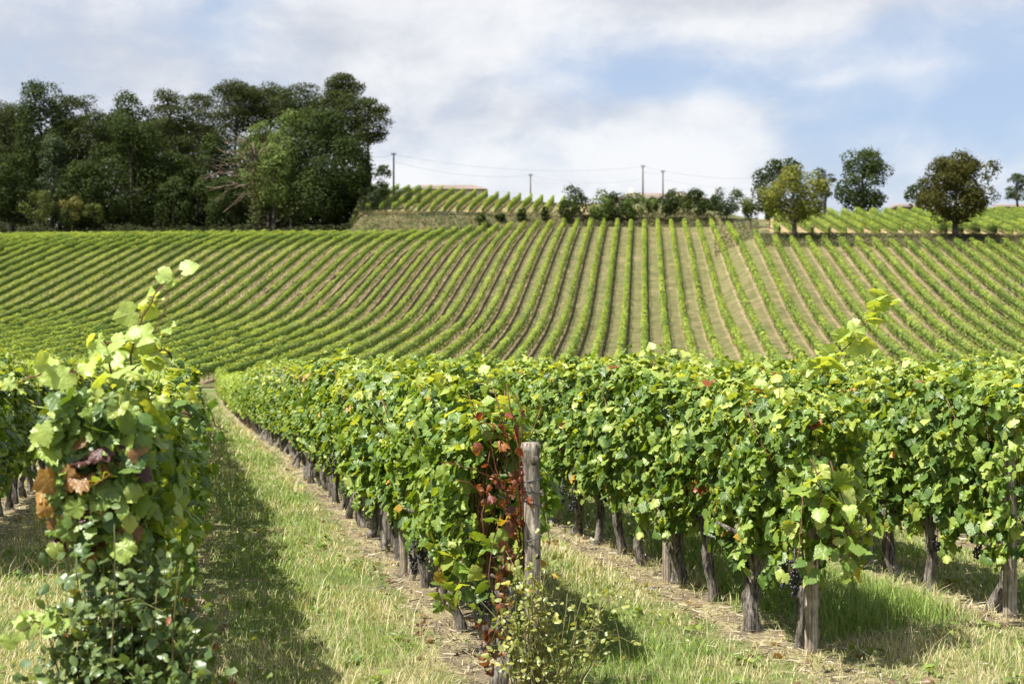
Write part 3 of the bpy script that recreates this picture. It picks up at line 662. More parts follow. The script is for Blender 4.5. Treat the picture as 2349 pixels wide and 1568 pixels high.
V, Fi, c, uv = leaves(P, g.normal(0, 1, (n, 3)) + [0, -.6, 0], g.normal(0, .4, (n, 3)) + [0, 0, -1], g.uniform(.03, .055, n), c, g, fold=1.0, curl=2.2); mb.add(V, Fi, c, uv)
obj('withered_leaves', mb.mesh('withered_leaves', M_VINE, uv=True), e)
obj('trunk', trunk(g, .5, .035).mesh('trunk', M_BARK, True), e)

# ------------------------------------------------------------------ rose bushes at the row ends
def rose(e, canes_, nleaf, g, c0, c1, size, spread=.05, yellow=.0):
    mb, lb = MB(), MB(); allp = []
    for p in canes_:
        p = np.asarray(p, float); t = np.linspace(0, 1, 9); q = np.stack([np.interp(t, np.linspace(0, 1, len(p)), p[:, k]) for k in range(3)], -1) + g.normal(0, .006, (9, 3))
        V, f = tube(q, np.linspace(.005, .002, 9), 5); mb.add(V, f, (1, 1, 1)); allp.append(q[1:])
        for i in range(3):
            s = q[int(g.integers(3, 8))]; d = s + g.normal(0, .07, 3) + [0, 0, .05]; V, f = tube([s, (s + d) / 2 + g.normal(0, .01, 3), d], .0016, 4, False); mb.add(V, f, (1, 1.1, .9)); allp.append(np.array([(s + d) / 2, d]))
    pts = np.concatenate(allp); P = pts[g.integers(0, len(pts), nleaf)] + g.normal(0, spread, (nleaf, 3)); P[:, 2] = np.abs(P[:, 2])
    c = lerp(c0, c1, g.random(nleaf)); k = g.random(nleaf) < yellow; c[k] = lerp(np.array([.36, .32, .07]), np.array([.42, .34, .05]), g.random(k.sum())); k = g.random(nleaf) < .012; c[k] = (.25, .09, .03)
    V, Fi, c, uv = leaves(P, g.normal(0, .55, (nleaf, 3)) + [-.35, -.5, .75], g.normal(0, 1, (nleaf, 3)) + [0, 0, -.3], g.uniform(*size, nleaf), c, g, OT, OF, .35, .4); lb.add(V, Fi, c, uv)
    obj('stems', mb.mesh('stems', M_ROSECANE, True), e); obj('foliage', lb.mesh('foliage', M_ROSE, uv=True), e)
M_ROSECANE = bark_material('rose_cane', (.10, .10, .04), (.24, .20, .09), 60, .3, .7, .3)
g = np.random.default_rng(31)
e = world_empty('rose_bush', at(1235, 6.55), 6.55); tag(e, 'sparse yellowing rose bush at the foot of the knobbly grey post', 'rose bush', 'rose bushes at the row ends')
cs = []
for x1, y1 in ((1195, 1300), (1215, 1285), (1240, 1310), (1160, 1330), (1270, 1345), (1300, 1360), (1345, 1335), (1375, 1370), (1400, 1345), (1150, 1400), (1180, 1380), (1260, 1420), (1320, 1440), (1220, 1350), (1365, 1420), (1255, 1180), (1205, 1420), (1290, 1480), (1180, 1300), (1225, 1275), (1245, 1330), (1205, 1360), (1165, 1440), (1230, 1440), (1195, 1480), (1250, 1500), (1170, 1390), (1215, 1400)):
    b = L(e, x1, y1, 6.5 + g.normal(0, .1)); a = np.array([b[0] * .35 + g.normal(0, .03), g.normal(0, .05), 0]); m_ = (a + b) / 2 + [b[0] * .12, g.normal(0, .03), .05]; cs.append([a, m_, b])
rose(e, cs, 900, g, np.array([.16, .20, .05]), np.array([.31, .33, .09]), (.020, .040), .028, .05)
g = np.random.default_rng(32)
e = world_empty('rose_bush', at(290, 4.72), 4.72); tag(e, 'dense small-leaved rose bush under the tall front vine at the left', 'rose bush', 'rose bushes at the row ends')
cs = []
for i in range(64):
    x1 = g.normal(285, 92); y1 = g.uniform(1170, 1480) + abs(x1 - 285) * .8; b = L(e, x1, y1, 4.65 + g.normal(0, .10)); a = np.array([b[0] * .35 + g.normal(0, .04), g.normal(0, .06), 0])
    cs.append([a, (a + b) / 2 + [b[0] * .1, g.normal(0, .03), .06], b])
rose(e, cs, 3900, g, np.array([.07, .125, .045]), np.array([.15, .205, .06]), (.030, .054), .045, .02)
ad = L(e, 60, 1440, 4.6)
add_shoot(e, 'low_shoot', L(e, 150, 1430, 4.7), L(e, 40, 1450, 4.55), (0, 0, .03), 8, 77, size=(.06, .09))

# ------------------------------------------------------------------ trellis wires of the near rows
for row, n0, Y0, Y1 in SPEC[:5]:
    e = None; mb = MB()
    for z in (.55, .95, 1.35):
        Ys = np.arange(Y0 - (.7 if row == 'middle' else .1), Y1, 2.0); p = np.stack([npos(n0, Ys)[0], Ys, H(npos(n0, Ys)[0], Ys) + z], -1); V, f = tube(p, .0016, 4, False); mb.add(V, f)
    o = obj('trellis_wire', mb.mesh('trellis_wire', M_WIRE, True)); tag(o, f'thin wires strung through {ROW_NAME[row]}', 'wire', 'trellis wires')

# ------------------------------------------------------------------ grass of the lanes, straw under the vines
g = np.random.default_rng(77)
def lattice(x, y, sc, seed):
    gg = np.random.default_rng(seed); T = gg.random((64, 64)); fx, fy = x / sc, y / sc; ix, iy = np.floor(fx).astype(int), np.floor(fy).astype(int); u, v = fx - ix, fy - iy; u = u * u * (3 - 2 * u); v = v * v * (3 - 2 * v)
    q = lambda a, b: T[a % 64, b % 64]
    return (q(ix, iy) * (1 - u) + q(ix + 1, iy) * u) * (1 - v) + (q(ix, iy + 1) * (1 - u) + q(ix + 1, iy + 1) * u) * v
def row_dist(X, Y):
    u = (X * NN[0] + Y * NN[1] - 1.586) / 1.74; return np.abs((u + .5) % 1 - .5) * 1.74
def scatter(n, y0, y1, p):
    """n points on the visible near ground, thinning out with distance"""
    q = g.random(n); e_ = 2 - p; Y = (y0 ** e_ + q * (y1 ** e_ - y0 ** e_)) ** (1 / e_); X = g.uniform(-.41, .41, n) * Y
    return X, Y
def in_plot(X, Y):      # beyond the row ends
    return Y > 7.3 + .55 * (X - .1)
def blades(n, y0, y1, p, hfun, cfun, kfun, wid, name, label, lean=.8, seg=3):
    X, Y = scatter(n, y0, y1, p)
    cl = g.normal(0, .03, (n, 2)); k = g.random(n) < kfun(X, Y); X, Y = X[k], Y[k]; n = len(X)
    hh = hfun(X, Y, n); a = g.uniform(0, 6.28, n); d = np.stack([np.cos(a), np.sin(a)], -1); ln = np.abs(g.normal(lean, .35, n)) * hh
    sd = np.stack([-d[:, 1], d[:, 0], 0 * a], -1); wv = wid * g.uniform(.6, 1.4, n) * (np.clip(Y / 8, .7, 4.0))
    B = np.stack([X, Y, H(X, Y) - .01], -1); d3 = np.concatenate([d, np.zeros((n, 1))], 1)
    m1 = B + d3 * (ln * .28)[:, None] + np.stack([0 * a, 0 * a, hh * .6], -1); tp = B + d3 * ln[:, None] + np.stack([0 * a, 0 * a, hh], -1)
    V = np.stack([B - sd * wv[:, None] / 2, B + sd * wv[:, None] / 2, m1 - sd * wv[:, None] * .4, m1 + sd * wv[:, None] * .4, tp], 1).reshape(-1, 3)
    Fi = (np.arange(n)[:, None, None] * 5 + np.array([[0, 1, 3], [0, 3, 2], [2, 3, 4]])[None]).reshape(-1, 3)
    o = obj(name, mesh(name, V, Fi, M_GRASS, rep(cfun(X, Y, n), 5))); tag(o, label, 'grass', kind='stuff'); return o
G0, G1, D0, D1 = np.array([.11, .19, .04]), np.array([.28, .37, .09]), np.array([.36, .32, .165]), np.array([.60, .54, .33])
def greenness(X, Y):
    d = row_dist(X, Y); n_ = lattice(X + 50, Y + 50, 1.1, 1) * .6 + lattice(X + 50, Y + 50, .37, 2) * .4
    u = (X * NN[0] + Y * NN[1] - 1.586) / 1.74
    gr = smooth01(.16, .48, d) * 1.0 - .08 + (n_ - .5) * 1.9
    gr = np.where(in_plot(X, Y), gr, (n_ - .5) * 1.6 + .30 - .25 * smooth01(.2, 1.5, X))
    gr = gr - .03 + .75 * ((u > 1.02) & (u < 1.98) & (Y < 11.5) & in_plot(X, Y)) + .25 * ((u > 0.05) & (u < .6) & (Y < 9.5)) - .35 * ((u < -1.05))
    return np.clip(gr, 0.03, .97)
def gcol(X, Y, n):
    k = g.random(n) < greenness(X, Y); t = g.random(n); c = lerp(D0, D1, t); c[k] = lerp(G0, G1, t[k]); return c * g.uniform(.8, 1.15, (n, 1))
def gh(X, Y, n):
    d = row_dist(X, Y); u = (X * NN[0] + Y * NN[1] - 1.586) / 1.74
    tall = ((u > 1.02) & (u < 1.98) & (Y < 12) & in_plot(X, Y))
    return g.uniform(.022, .075, n) * (.6 + .5 * smooth01(.2, .6, d)) * (.65 + .9 * lattice(X + 9, Y + 9, .8, 4)) * np.where(tall, 2.6, 1.0) * np.where(in_plot(X, Y), 1, .95)
def gk(X, Y):
    d = row_dist(X, Y); return np.where(in_plot(X, Y), .26 + .74 * smooth01(.14, .40, d), .95) * (.55 + .6 * lattice(X + 30, Y + 30, .5, 3))
blades(400000, 5.0, 34, 1.75, gh, gcol, gk, .0042, 'lane_grass', 'short green and straw-coloured grass covering the lanes between the vines')
blades(9000, 5.0, 24, 1.6, lambda X, Y, n: g.uniform(.12, .30, n), lambda X, Y, n: lerp(D0, D1, g.random(n)), lambda X, Y: .75 * smooth01(.1, .5, row_dist(X, Y)) * lattice(X, Y, .9, 8), .0030, 'dry_grass_stalks', 'tall dry seed stalks standing out of the lane grass', .9)
blades(60000, 30, 84, 1.5, lambda X, Y, n: g.uniform(.05, .16, n), gcol, lambda X, Y: np.where(row_dist(X, Y) < .2, .2, .9), .007, 'far_lane_grass', 'grass in the lanes towards the far end of the near plot')
# straw, prunings and fallen leaves
n = 60000; X, Y = scatter(n, 5.2, 36, 1.7); d = row_dist(X, Y); k = (g.random(n) < (1 - smooth01(.12, .36, d)) * .75 + .05) ; X, Y = X[k], Y[k]; n = len(X)
a = g.uniform(0, 6.28, n); ln = g.uniform(.02, .09, n); dv = np.stack([np.cos(a), np.sin(a), g.normal(.05, .15, n)], -1) * ln[:, None] / 2; sd = np.stack([-np.sin(a), np.cos(a), g.normal(0, .4, n)], -1) * (.0028 * np.clip(Y / 8, .8, 2.5) * g.uniform(.6, 1.6, n))[:, None]
C = np.stack([X, Y, H(X, Y) + g.uniform(.005, .03, n)], -1); V = np.stack([C - dv - sd, C - dv + sd, C + dv + sd, C + dv - sd], 1).reshape(-1, 3)
t = g.random(n); c = lerp(np.array([.26, .215, .15]), np.array([.56, .51, .41]), t); k = g.random(n) < .5; c[k] = (.09, .07, .055)
o = obj('straw', mesh('straw', V, np.arange(4 * n).reshape(-1, 4), M_GRASS, rep(c, 4))); tag(o, 'dry straw and prunings scattered along the vine feet', 'straw', kind='stuff')
n = 800; X, Y = scatter(n, 5.5, 22, 1.5); k = row_dist(X, Y) < .35; X, Y = X[k], Y[k]; n = len(X)
c = lerp(np.array([.11, .065, .04]), np.array([.26, .18, .10]), g.random(n))
V, Fi, c, uv = leaves(np.stack([X, Y, H(X, Y) + .02], -1), g.normal(0, .5, (n, 3)) + [0, 0, 1], g.normal(0, 1, (n, 3)), g.uniform(.03, .07, n), c, g, fold=.5, curl=1.2)
o = obj('fallen_leaves', MB().add(V, Fi, c, uv).mesh('fallen_leaves', M_VINE, uv=True)); tag(o, 'curled brown leaves lying between the vine trunks', 'leaves', kind='stuff')

# ------------------------------------------------------------------ trees
def tree(name, cat, label, xd, top, bot, hw, Y, seed, kind='oak', col=((.022, .045, .016), (.055, .095, .028)), group=None, trunk_r=.28, base=None, lean=0., nl=None, size=None, dens=1.0, lobe=(.30, .48)):
    g = np.random.default_rng(seed); X = at(xd, Y); z0 = h(X, Y) if base is None else base; zt = zat(top, Y); zb = zat(bot, Y); W = hw / F * Y
    e = empty(name, (X, Y, z0)); tag(e, label, cat, group)
    Ht = zt - z0; cb = max(zb - z0, .05 if kind == 'shrub' else .4); hc = (Ht - cb) / 2; zc = cb + hc
    mb = MB(); nl = nl or (40 if kind != 'pine' else 46)
    limbs = []
    s_ = size or (.36 if Y > 180 else .30)
    for i in range(nl):
        a = g.uniform(0, 6.28); dz = g.uniform(-1, 1) if kind != 'pine' else g.uniform(-.8, 1) ; rr = g.uniform(.25, 1.0) ** .55; W_ = W * (1 + .10 * math.sin(2 * a + seed) + .07 * math.sin(3 * a + 2.1 * seed)) * (1.1 if lobe[0] < .3 else 1)
        wz = math.sqrt(max(0, 1 - dz * dz)) ** (.55 if dz < 0 else .85)
        c = np.array([math.cos(a) * W_ * .72 * rr * wz + lean * dz * W, math.sin(a) * W_ * .72 * rr * wz, zc + dz * hc * .76])
        f = (c[2] - cb) / (2 * hc)
        r = g.uniform(*lobe) * min(W, hc * 1.1) * (1.0 if kind != 'pine' else 1.0)
        rz = r * (.9 if kind != 'pine' else .55)
        limbs.append((c, r))
        n = int(dens * 9.5 * r * r / (s_ * s_)) + 20
        dd = unit(g.normal(size=(n, 3)) + unit(c - [0, 0, zc]) * .35 + [0, 0, .25]); q = g.uniform(.55, 1.12, n) ** .7
        P = c + dd * q[:, None] * np.array([r, r, rz])
        bump = 1 + .12 * np.sin(P[:, 0] * 3.1 / max(r, .3) + i) * np.sin(P[:, 2] * 3.7 / max(r, .3)); P = c + (P - c) * bump[:, None]
        P[:, 2] = np.maximum(P[:, 2], .1)
        Vq, Fq = quads(P, dd + g.normal(0, .45, (n, 3)), g.uniform(.5, 1.25, n) * s_, .55 if kind == 'pine' else .85, g, .35)
        k = np.clip(g.normal(.45, .25, n) + g.normal(0, .12), 0, 1); mb.add(Vq, Fq, rep(lerp(np.array(col[0]), np.array(col[1]), k), 4))
    # loose sprays that break the outline
    n = int(nl * 26 * dens); ii = g.integers(0, nl, n); C = np.array([l[0] for l in limbs])[ii]; Rr = np.array([l[1] for l in limbs])[ii]; dd = unit(g.normal(size=(n, 3)) + [0, 0, .3])
    P = C + dd * (Rr * g.uniform(1.0, 1.32, n))[:, None] * (np.array([1, 1, .6]) if kind == 'pine' else 1); P[:, 2] = np.maximum(P[:, 2], .1)
    Vq, Fq = quads(P, dd + g.normal(0, .7, (n, 3)), g.uniform(.4, .8, n) * s_, .7, g, .3); mb.add(Vq, Fq, rep(lerp(np.array(col[0]), np.array(col[1]), g.random(n)), 4))
    obj('crown', mb.mesh('crown', M_TREE), e)
    tb = MB(); t = np.linspace(0, 1, 9); topz = (zc + hc * .3) if kind != 'pine' else zc + hc * .5
    tp = np.stack([.25 * np.sin(t * 3 + seed) * trunk_r * 2 + lean * W * t ** 2 * .7, .2 * np.sin(t * 4 + seed * 2) * trunk_r * 2, -.3 + t * (topz + .3)], -1)
    V, f = tube(tp, trunk_r * (1.25 * np.exp(-t * 6) * .5 + 1 - .72 * t), 8, True, .08, seed); tb.add(V, f)
    for c, r in limbs[::2]:
        zf = min(max(c[2] - np.linalg.norm(c[:2]) * .7, cb * .75 + .1), topz * .98) / topz; p0 = np.array([np.interp(zf, t, tp[:, 0]), np.interp(zf, t, tp[:, 1]), zf * topz]); m_ = (p0 + c) / 2 + [0, 0, -.08 * np.linalg.norm(c - p0)]
        V, f = tube([p0, m_ + g.normal(0, .08 * r, 3), c], np.array([.42, .26, .1]) * trunk_r, 5, False, .1, seed); tb.add(V, f)
    obj('trunk', tb.mesh('trunk', M_TBARK, True), e)
    return e
OAK = ((.020, .034, .011), (.058, .080, .022)); PINE = ((.024, .036, .012), (.068, .082, .026)); OLV = ((.05, .07, .022), (.12, .14, .04)); BRT = ((.055, .09, .026), (.15, .19, .055)); GRY = ((.035, .055, .03), (.075, .10, .05))
WOOD = 'trees of the dark wood'
T = [  # kind, label, column, top, bottom of crown, half width, distance, colour
 ('pine', 'dark pine cut by the left edge behind the leafy tall tree', 12, 212, 440, 80, 216, PINE),
 ('oak', 'tallest leafy tree at the far left top of the wood', 92, 173, 430, 72, 210, OAK),
 ('pine', 'dark pine just left of the first dip in the treetops', 195, 200, 400, 64, 212, PINE),
 ('pine', 'pine crown between tall leafy tree and first dip of the treetops', 150, 193, 400, 55, 214, PINE),
 ('oak', 'round leafy tree just right of the first dip in the treetops', 305, 196, 430, 70, 213, OAK),
 ('pine', 'pine with a rounded top over the middle of the wood', 392, 188, 380, 64, 210, PINE),
 ('pine', 'small pine top showing in a gap of the treetops', 455, 198, 360, 50, 217, PINE),
 ('pine', 'broad flat pine crown with sky gaps beneath it', 540, 184, 300, 74, 210, PINE),
 ('pine', 'flat-topped pine in line with the bare dead tree', 618, 188, 292, 62, 214, PINE),
 ('pine', 'pine crown left of the highest pine', 688, 182, 320, 64, 211, PINE),
 ('pine', 'highest pine of the wood with a domed top', 788, 163, 255, 50, 207, PINE),
 ('pine', 'pine shoulder below the highest pine', 770, 208, 330, 84, 205, PINE),
 ('pine', 'leaning pine with open crown and bare limbs at the right end of the wood', 846, 216, 330, 52, 203, PINE),
 ('oak', 'low bushy tree at the left edge over the vine rows', 30, 350, 505, 58, 200, OAK),
 ('oak', 'grey-green tree beside the gap with sky at left', 120, 300, 490, 46, 203, GRY),
 ('oak', 'dark rounded tree behind the yellowish bushes', 190, 370, 505, 62, 199, OAK),
 ('oak', 'large tree with a full crown reaching the ground left of centre of the wood', 300, 262, 510, 82, 201, OAK),
 ('oak', 'dark tree in the shaded middle of the wood', 410, 330, 510, 60, 205, OAK),
 ('oak', 'mid-height tree left of the bare dead tree', 495, 300, 508, 58, 203, OAK),
 ('oak', 'lighter green tree above the bare dead tree', 600, 268, 470, 66, 203, BRT),
 ('oak', 'huge dark rounded tree at the right end of the wood', 745, 245, 512, 112, 199, OAK),
 ('oak', 'leafy tree with sunny top joined to the huge dark tree', 668, 240, 500, 62, 200, BRT),
 ('oak', 'pale yellow-green tree beside the bare dead tree', 626, 325, 455, 42, 195, ((.10, .15, .045), (.20, .25, .075))),
 ('oak', 'shadowy tree filling the back of the wood at the left edge', 20, 262, 530, 100, 232, OAK),
 ('oak', 'shadowy tree filling the back of the wood under the tallest leafy tree', 150, 268, 530, 100, 232, OAK),
 ('oak', 'shadowy tree filling the back of the wood below the first dip', 265, 262, 530, 100, 232, OAK),
 ('oak', 'shadowy tree filling the back of the wood below the rounded pine', 380, 262, 530, 100, 232, OAK),
 ('oak', 'shadowy tree filling the back of the wood behind the dead tree', 490, 275, 530, 100, 232, OAK),
 ('oak', 'shadowy tree filling the back of the wood under the flat-topped pine', 610, 300, 530, 90, 232, OAK),
 ('oak', 'shadowy tree filling the back of the wood under the highest pine', 760, 285, 530, 80, 232, OAK),
 ('oak', 'low dark tree at the foot of the wood left of the dead tree', 520, 410, 515, 55, 199, OAK),
 ('oak', 'low dark tree at the foot of the wood between two large trees', 400, 405, 515, 50, 199, OAK),
 ('oak', 'low dark tree at the foot of the wood beside the sloping bush', 820, 400, 512, 44, 198, OAK),
]
for i, (kd, lab, xd, tp, bt, hw, Y, cl) in enumerate(T):
    tree('pine_tree' if kd == 'pine' else 'broadleaf_tree', 'tree', lab, xd, tp, bt + (24 if kd == 'oak' else 45 if xd < 500 else 15), hw, Y, 500 + i, kd, cl, WOOD, nl=(44 if hw > 75 else None), dens=.8 if kd == 'pine' else 1.0)
S = [
 ('yellow-green bush at the wood edge on the left', 90, 438, 505, 56, 196, OLV), ('second yellow-green bush with autumn tints at the wood edge', 165, 455, 508, 34, 196, ((.08, .09, .025), (.17, .15, .045))),
 ('low dull bush right of the yellow-green bushes', 215, 468, 510, 30, 196, OLV), ('tall dark bush under the leftmost utility pole', 882, 377, 450, 24, 196, OAK), ('sloping bush where the wood meets the upper terrace', 850, 430, 500, 36, 196, GRY),
 ('small dark shrub on the bank, leftmost of four', 1000+148, 487, 506, 11, 189.5, OAK), ('small brown-green shrub on the bank under the short vine rows', 1103, 486, 512, 12, 188.5, OLV), ('dark shrub on the bank near the thin pole', 1197, 478, 507, 13, 189.5, OAK), ('dark shrub at the right end of the bank', 1250, 474, 505, 12, 189.5, OAK),
]
for i, (lab, xd, tp, bt, hw, Y, cl) in enumerate(S):
    tree('shrub', 'shrub', lab, xd, tp, bt, hw, Y, 700 + i, 'shrub', cl, None, .06, nl=16, size=.3)
C = [  # fruit trees and shrubs along the crest in the middle
 ('dark round fruit tree, first on the crest right of the terrace rows', 1312, 428, 506, 38, 189.2, OAK), ('bushy fruit tree on the crest, second from the terrace rows', 1380, 438, 503, 33, 189.2, BRT), ('very dark shrub on the crest in front of the reddish roof', 1412, 444, 505, 34, 188.8, OAK),
 ('olive shrub on the crest left of the tall middle pole', 1455, 440, 500, 32, 189.2, BRT), ('small shrub on the crest right of the tall middle pole', 1497, 450, 492, 18, 189.2, BRT), ('upright dark shrub on the crest under the right-hand pole', 1536, 430, 494, 29, 189.2, OAK),
 ('low yellowish shrub behind the crest right of the poles', 1570, 442, 490, 24, 196, OLV), ('dark shrub on the crest at the right end of the reddish roof', 1600, 436, 495, 34, 189.2, OAK), ('wide shrub with feathery top left of the yellowish bush', 1668, 431, 494, 46, 189.6, GRY), ('small shrub filling the crest before the yellowish bush', 1640, 442, 488, 22, 196, OAK),
 ('small yellowish bush on the dry grass mound', 1722, 452, 505, 24, 172, OLV), ('tiny bush beside the first walnut on the mound', 1765, 470, 508, 13, 168, OLV),
]
for i, (lab, xd, tp, bt, hw, Y, cl) in enumerate(C):
    tree('shrub', 'shrub', lab, xd, tp, bt, hw, Y, 800 + i, 'shrub', cl, None, .08, nl=18, size=.3)
WAL = ((.075, .095, .02), (.21, .215, .045)); WAL2 = ((.026, .034, .010), (.10, .092, .022))
tree('walnut_tree', 'tree', 'yellowing walnut tree on the mound with trunk above the vine row ends', 1822, 376, 512, 78, 155.5, 901, 'oak', WAL, None, .22, nl=52, size=.24, dens=1.15, lobe=(.18, .31))
tree('walnut_tree', 'tree', 'wide dark brownish walnut tree on the bank at the right', 2195, 350, 515, 106, 156, 902, 'oak', WAL2, None, .32, nl=76, size=.26, dens=1.3, lobe=(.17, .31))
tree('broadleaf_tree', 'tree', 'dark tree half hidden behind the yellowing walnut', 1790, 357, 500, 68, 215, 903, 'oak', OAK, None, .3, nl=44, lobe=(.2, .34))
tree('pine_tree', 'tree', 'thin crooked pine with sparse clumps between two dark trees', 1893, 362, 470, 26, 212, 904, 'pine', PINE, None, .24, nl=16, dens=.8)
tree('broadleaf_tree', 'tree', 'tall dark oak standing alone against the sky', 1977, 336, 500, 72, 210, 905, 'oak', OAK, None, .4, nl=56, lobe=(.18, .32))
tree('broadleaf_tree', 'tree', 'small dark tree just left of the brownish walnut', 2104, 400, 485, 26, 215, 906, 'oak', OAK, None, .2, nl=14)
tree('broadleaf_tree', 'tree', 'dark tree at the right edge above the grey roof', 2335, 392, 475, 30, 215, 907, 'pine', GRY, None, .25, nl=30, lobe=(.24, .4))
# bare dead tree at the wood edge
g = np.random.default_rng(55); Yd = 193.; X = at(583, Yd); e = world_empty('dead_tree', X, Yd); tag(e, 'bare dead tree with grey-brown drooping branches at the wood edge', 'tree', WOOD)
Lp = lambda xd, yd, dy=0: np.array([at(xd, Yd), Yd + dy, zat(yd, Yd)]) - np.array(e.location)
V, f = tube([(0, 0, -.3), Lp(584, 470), Lp(581, 410), Lp(586, 360), Lp(580, 325)], [.42, .34, .28, .2, .08], 8, True, .1, 4); obj('trunk', MB().add(V, f, (1.1, 1.05, .95)).mesh('trunk', M_TBARK, True), e)
mb = MB()
for (y0, x1, y1) in ((440, 478, 438), (425, 495, 405), (400, 500, 385), (390, 520, 350), (375, 535, 335), (430, 510, 455), (415, 470, 415), (360, 560, 318), (450, 545, 470), (380, 610, 345), (405, 540, 365), (365, 545, 322)):
    a = Lp(583, y0); b = Lp(x1, y1, g.uniform(-3, 0)); t = np.linspace(0, 1, 7)[:, None]; p = a + (b - a) * t + np.array([0, 0, .9]) * np.sin(t * 3.1) + g.normal(0, .1, (7, 3)); V, f = tube(p, np.linspace(.12, .04, 7), 5); mb.add(V, f, (1.9, 1.7, 1.5))
    for j in range(6):
        s0 = p[int(g.integers(2, 7))]; d = s0 + (b - a) / np.linalg.norm(b - a) * g.uniform(.6, 2.0) + g.normal(0, .6, 3); V, f = tube([s0, (s0 + d) / 2 + g.normal(0, .12, 3), d], [.05, .035, .02], 4, False); mb.add(V, f, (2.0, 1.8, 1.6))
obj('branches', mb.mesh('branches', M_TBARK, True), e)
P = np.array([Lp(x, y, g.normal(-.6, .4)) for x, y in zip(g.normal(588, 9, 700), g.uniform(370, 512, 700))]); Vq, Fq = quads(P, g.normal(size=(700, 3)) + [0, -.5, .3], g.uniform(.2, .45, 700), .8, g); obj('ivy', MB().add(Vq, Fq, rep(lerp(np.array([.05, .08, .025]), np.array([.13, .13, .045]), g.random(700)), 4)).mesh('ivy', M_TREE), e)
# rough growth on the banks and the mound
n = 45000; xd = g.uniform(700, 2600, n); Yb = np.where(xd < 1640, g.uniform(186.5, 192.3, n), g.uniform(150.8, 157.5, n)); k = (xd < 1640) | (xd > 1740); m_ = ~k; Yb[m_] = g.uniform(158, 186, m_.sum())
X = at(xd, Yb); P = np.stack([X, Yb, H(X, Yb) + g.uniform(.0, 1, n) * np.where((xd > 1270) & (xd < 1630), 1.3 * lattice(X + 77, Yb, 2.5, 9), .35)], -1); Vq, Fq = quads(P, g.normal(size=(n, 3)) + [0, -1, .6], g.uniform(.07, .2, n), 1.2, g)
t = np.clip(lattice(X + 200, Yb, 5., 5) * 1.4 - .2 + g.normal(0, .2, n), 0, 1); c = lerp(np.array([.04, .052, .02]), np.array([.15, .135, .065]), t); o = obj('bank_grass', MB().add(Vq, Fq, rep(c, 4)).mesh('bank_grass', M_FAR)); tag(o, 'rough brown and green growth on the banks above the hillside field', 'grass', kind='stuff')
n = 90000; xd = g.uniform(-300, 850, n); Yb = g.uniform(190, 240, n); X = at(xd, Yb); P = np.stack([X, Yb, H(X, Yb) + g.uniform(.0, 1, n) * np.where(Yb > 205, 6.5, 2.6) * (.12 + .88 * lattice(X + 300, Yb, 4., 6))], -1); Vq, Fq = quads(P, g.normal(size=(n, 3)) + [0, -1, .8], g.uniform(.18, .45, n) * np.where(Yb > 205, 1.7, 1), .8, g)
o = obj('undergrowth', MB().add(Vq, Fq, rep(lerp(np.array([.014, .022, .009]), np.array([.045, .05, .02]), g.random(n)), 4)).mesh('undergrowth', M_TREE)); tag(o, 'undergrowth along the foot of the wood, shadow put into its dark tint', 'undergrowth', kind='stuff')  # leaf tint darkened to stand for the shadow lying over the wood

# ------------------------------------------------------------------ houses behind the crest
def house(label, x0, x1, eave, ridge, Y, depth=9., hip=.3, chimney=None):
    xa, xb, ze, zr = at(x0, Y), at(x1, Y), zat(eave, Y), zat(ridge, Y); X = (xa + xb) / 2; z0 = h(X, Y + depth / 2) - .3; e = empty('house', (X, Y, z0)); tag(e, label, 'house', 'houses behind the crest')
    Wd, D_, zE, zR = (xb - xa) / 2, depth, max(ze - z0, 1.2), max(zr - z0, 2.0); a = Wd - .45
    V = [(-a, .45, 0), (a, .45, 0), (a, D_ - .45, 0), (-a, D_ - .45, 0), (-a, .45, zE), (a, .45, zE), (a, D_ - .45, zE), (-a, D_ - .45, zE)]
    wl = obj('wall', MB().add(V, [[[0, 1, 5, 4], [1, 2, 6, 5], [2, 3, 7, 6], [3, 0, 4, 7]]], (1, 1, 1)).mesh('wall', M_WALL), e)
    r = Wd * (1 - hip)
    V = [(-Wd, 0, zE), (Wd, 0, zE), (Wd, D_, zE), (-Wd, D_, zE), (-r, D_ / 2, zR), (r, D_ / 2, zR), (-Wd, 0, zE - .15), (Wd, 0, zE - .15), (Wd, D_, zE - .15), (-Wd, D_, zE - .15)]
    rf = obj('roof', MB().add(V, [[[0, 1, 5, 4], [2, 3, 4, 5], [0, 1, 7, 6], [1, 2, 8, 7], [2, 3, 9, 8], [3, 0, 6, 9], [6, 7, 8, 9]], [[1, 2, 5], [3, 0, 4]]], (1, 1, 1)).mesh('roof', M_TILE), e)
    for k in (-.5, .1, .6):
        wv = [(a * k - .5, .41, .9), (a * k + .5, .41, .9), (a * k + .5, .41, min(2.1, zE - .2)), (a * k - .5, .41, min(2.1, zE - .2)), (a * k - .5, .47, .9), (a * k + .5, .47, .9), (a * k + .5, .47, min(2.1, zE - .2)), (a * k - .5, .47, min(2.1, zE - .2))]
        obj('window', MB().add(wv, [[[0, 1, 2, 3], [0, 1, 5, 4], [1, 2, 6, 5], [2, 3, 7, 6], [3, 0, 4, 7]]], (1, 1, 1)).mesh('window', M_GRAPE), e)
    if chimney:
        cx = at(chimney, Y) - X; cv = np.array([(x, y, z) for z in (zR - .9, zR + .75) for x, y in ((-.35, -.3), (.35, -.3), (.35, .3), (-.35, .3))]) + [cx, D_ / 2, 0]
        ch = obj('chimney', MB().add(cv, [[[0, 1, 5, 4], [1, 2, 6, 5], [2, 3, 7, 6], [3, 0, 4, 7], [4, 5, 6, 7]]], (1, 1, 1)).mesh('chimney', M_WALL), rf)
    return e
house('low house with a long pinkish hipped roof behind the upper terrace rows', 930, 1118, 433, 415, 240, 11, .35)
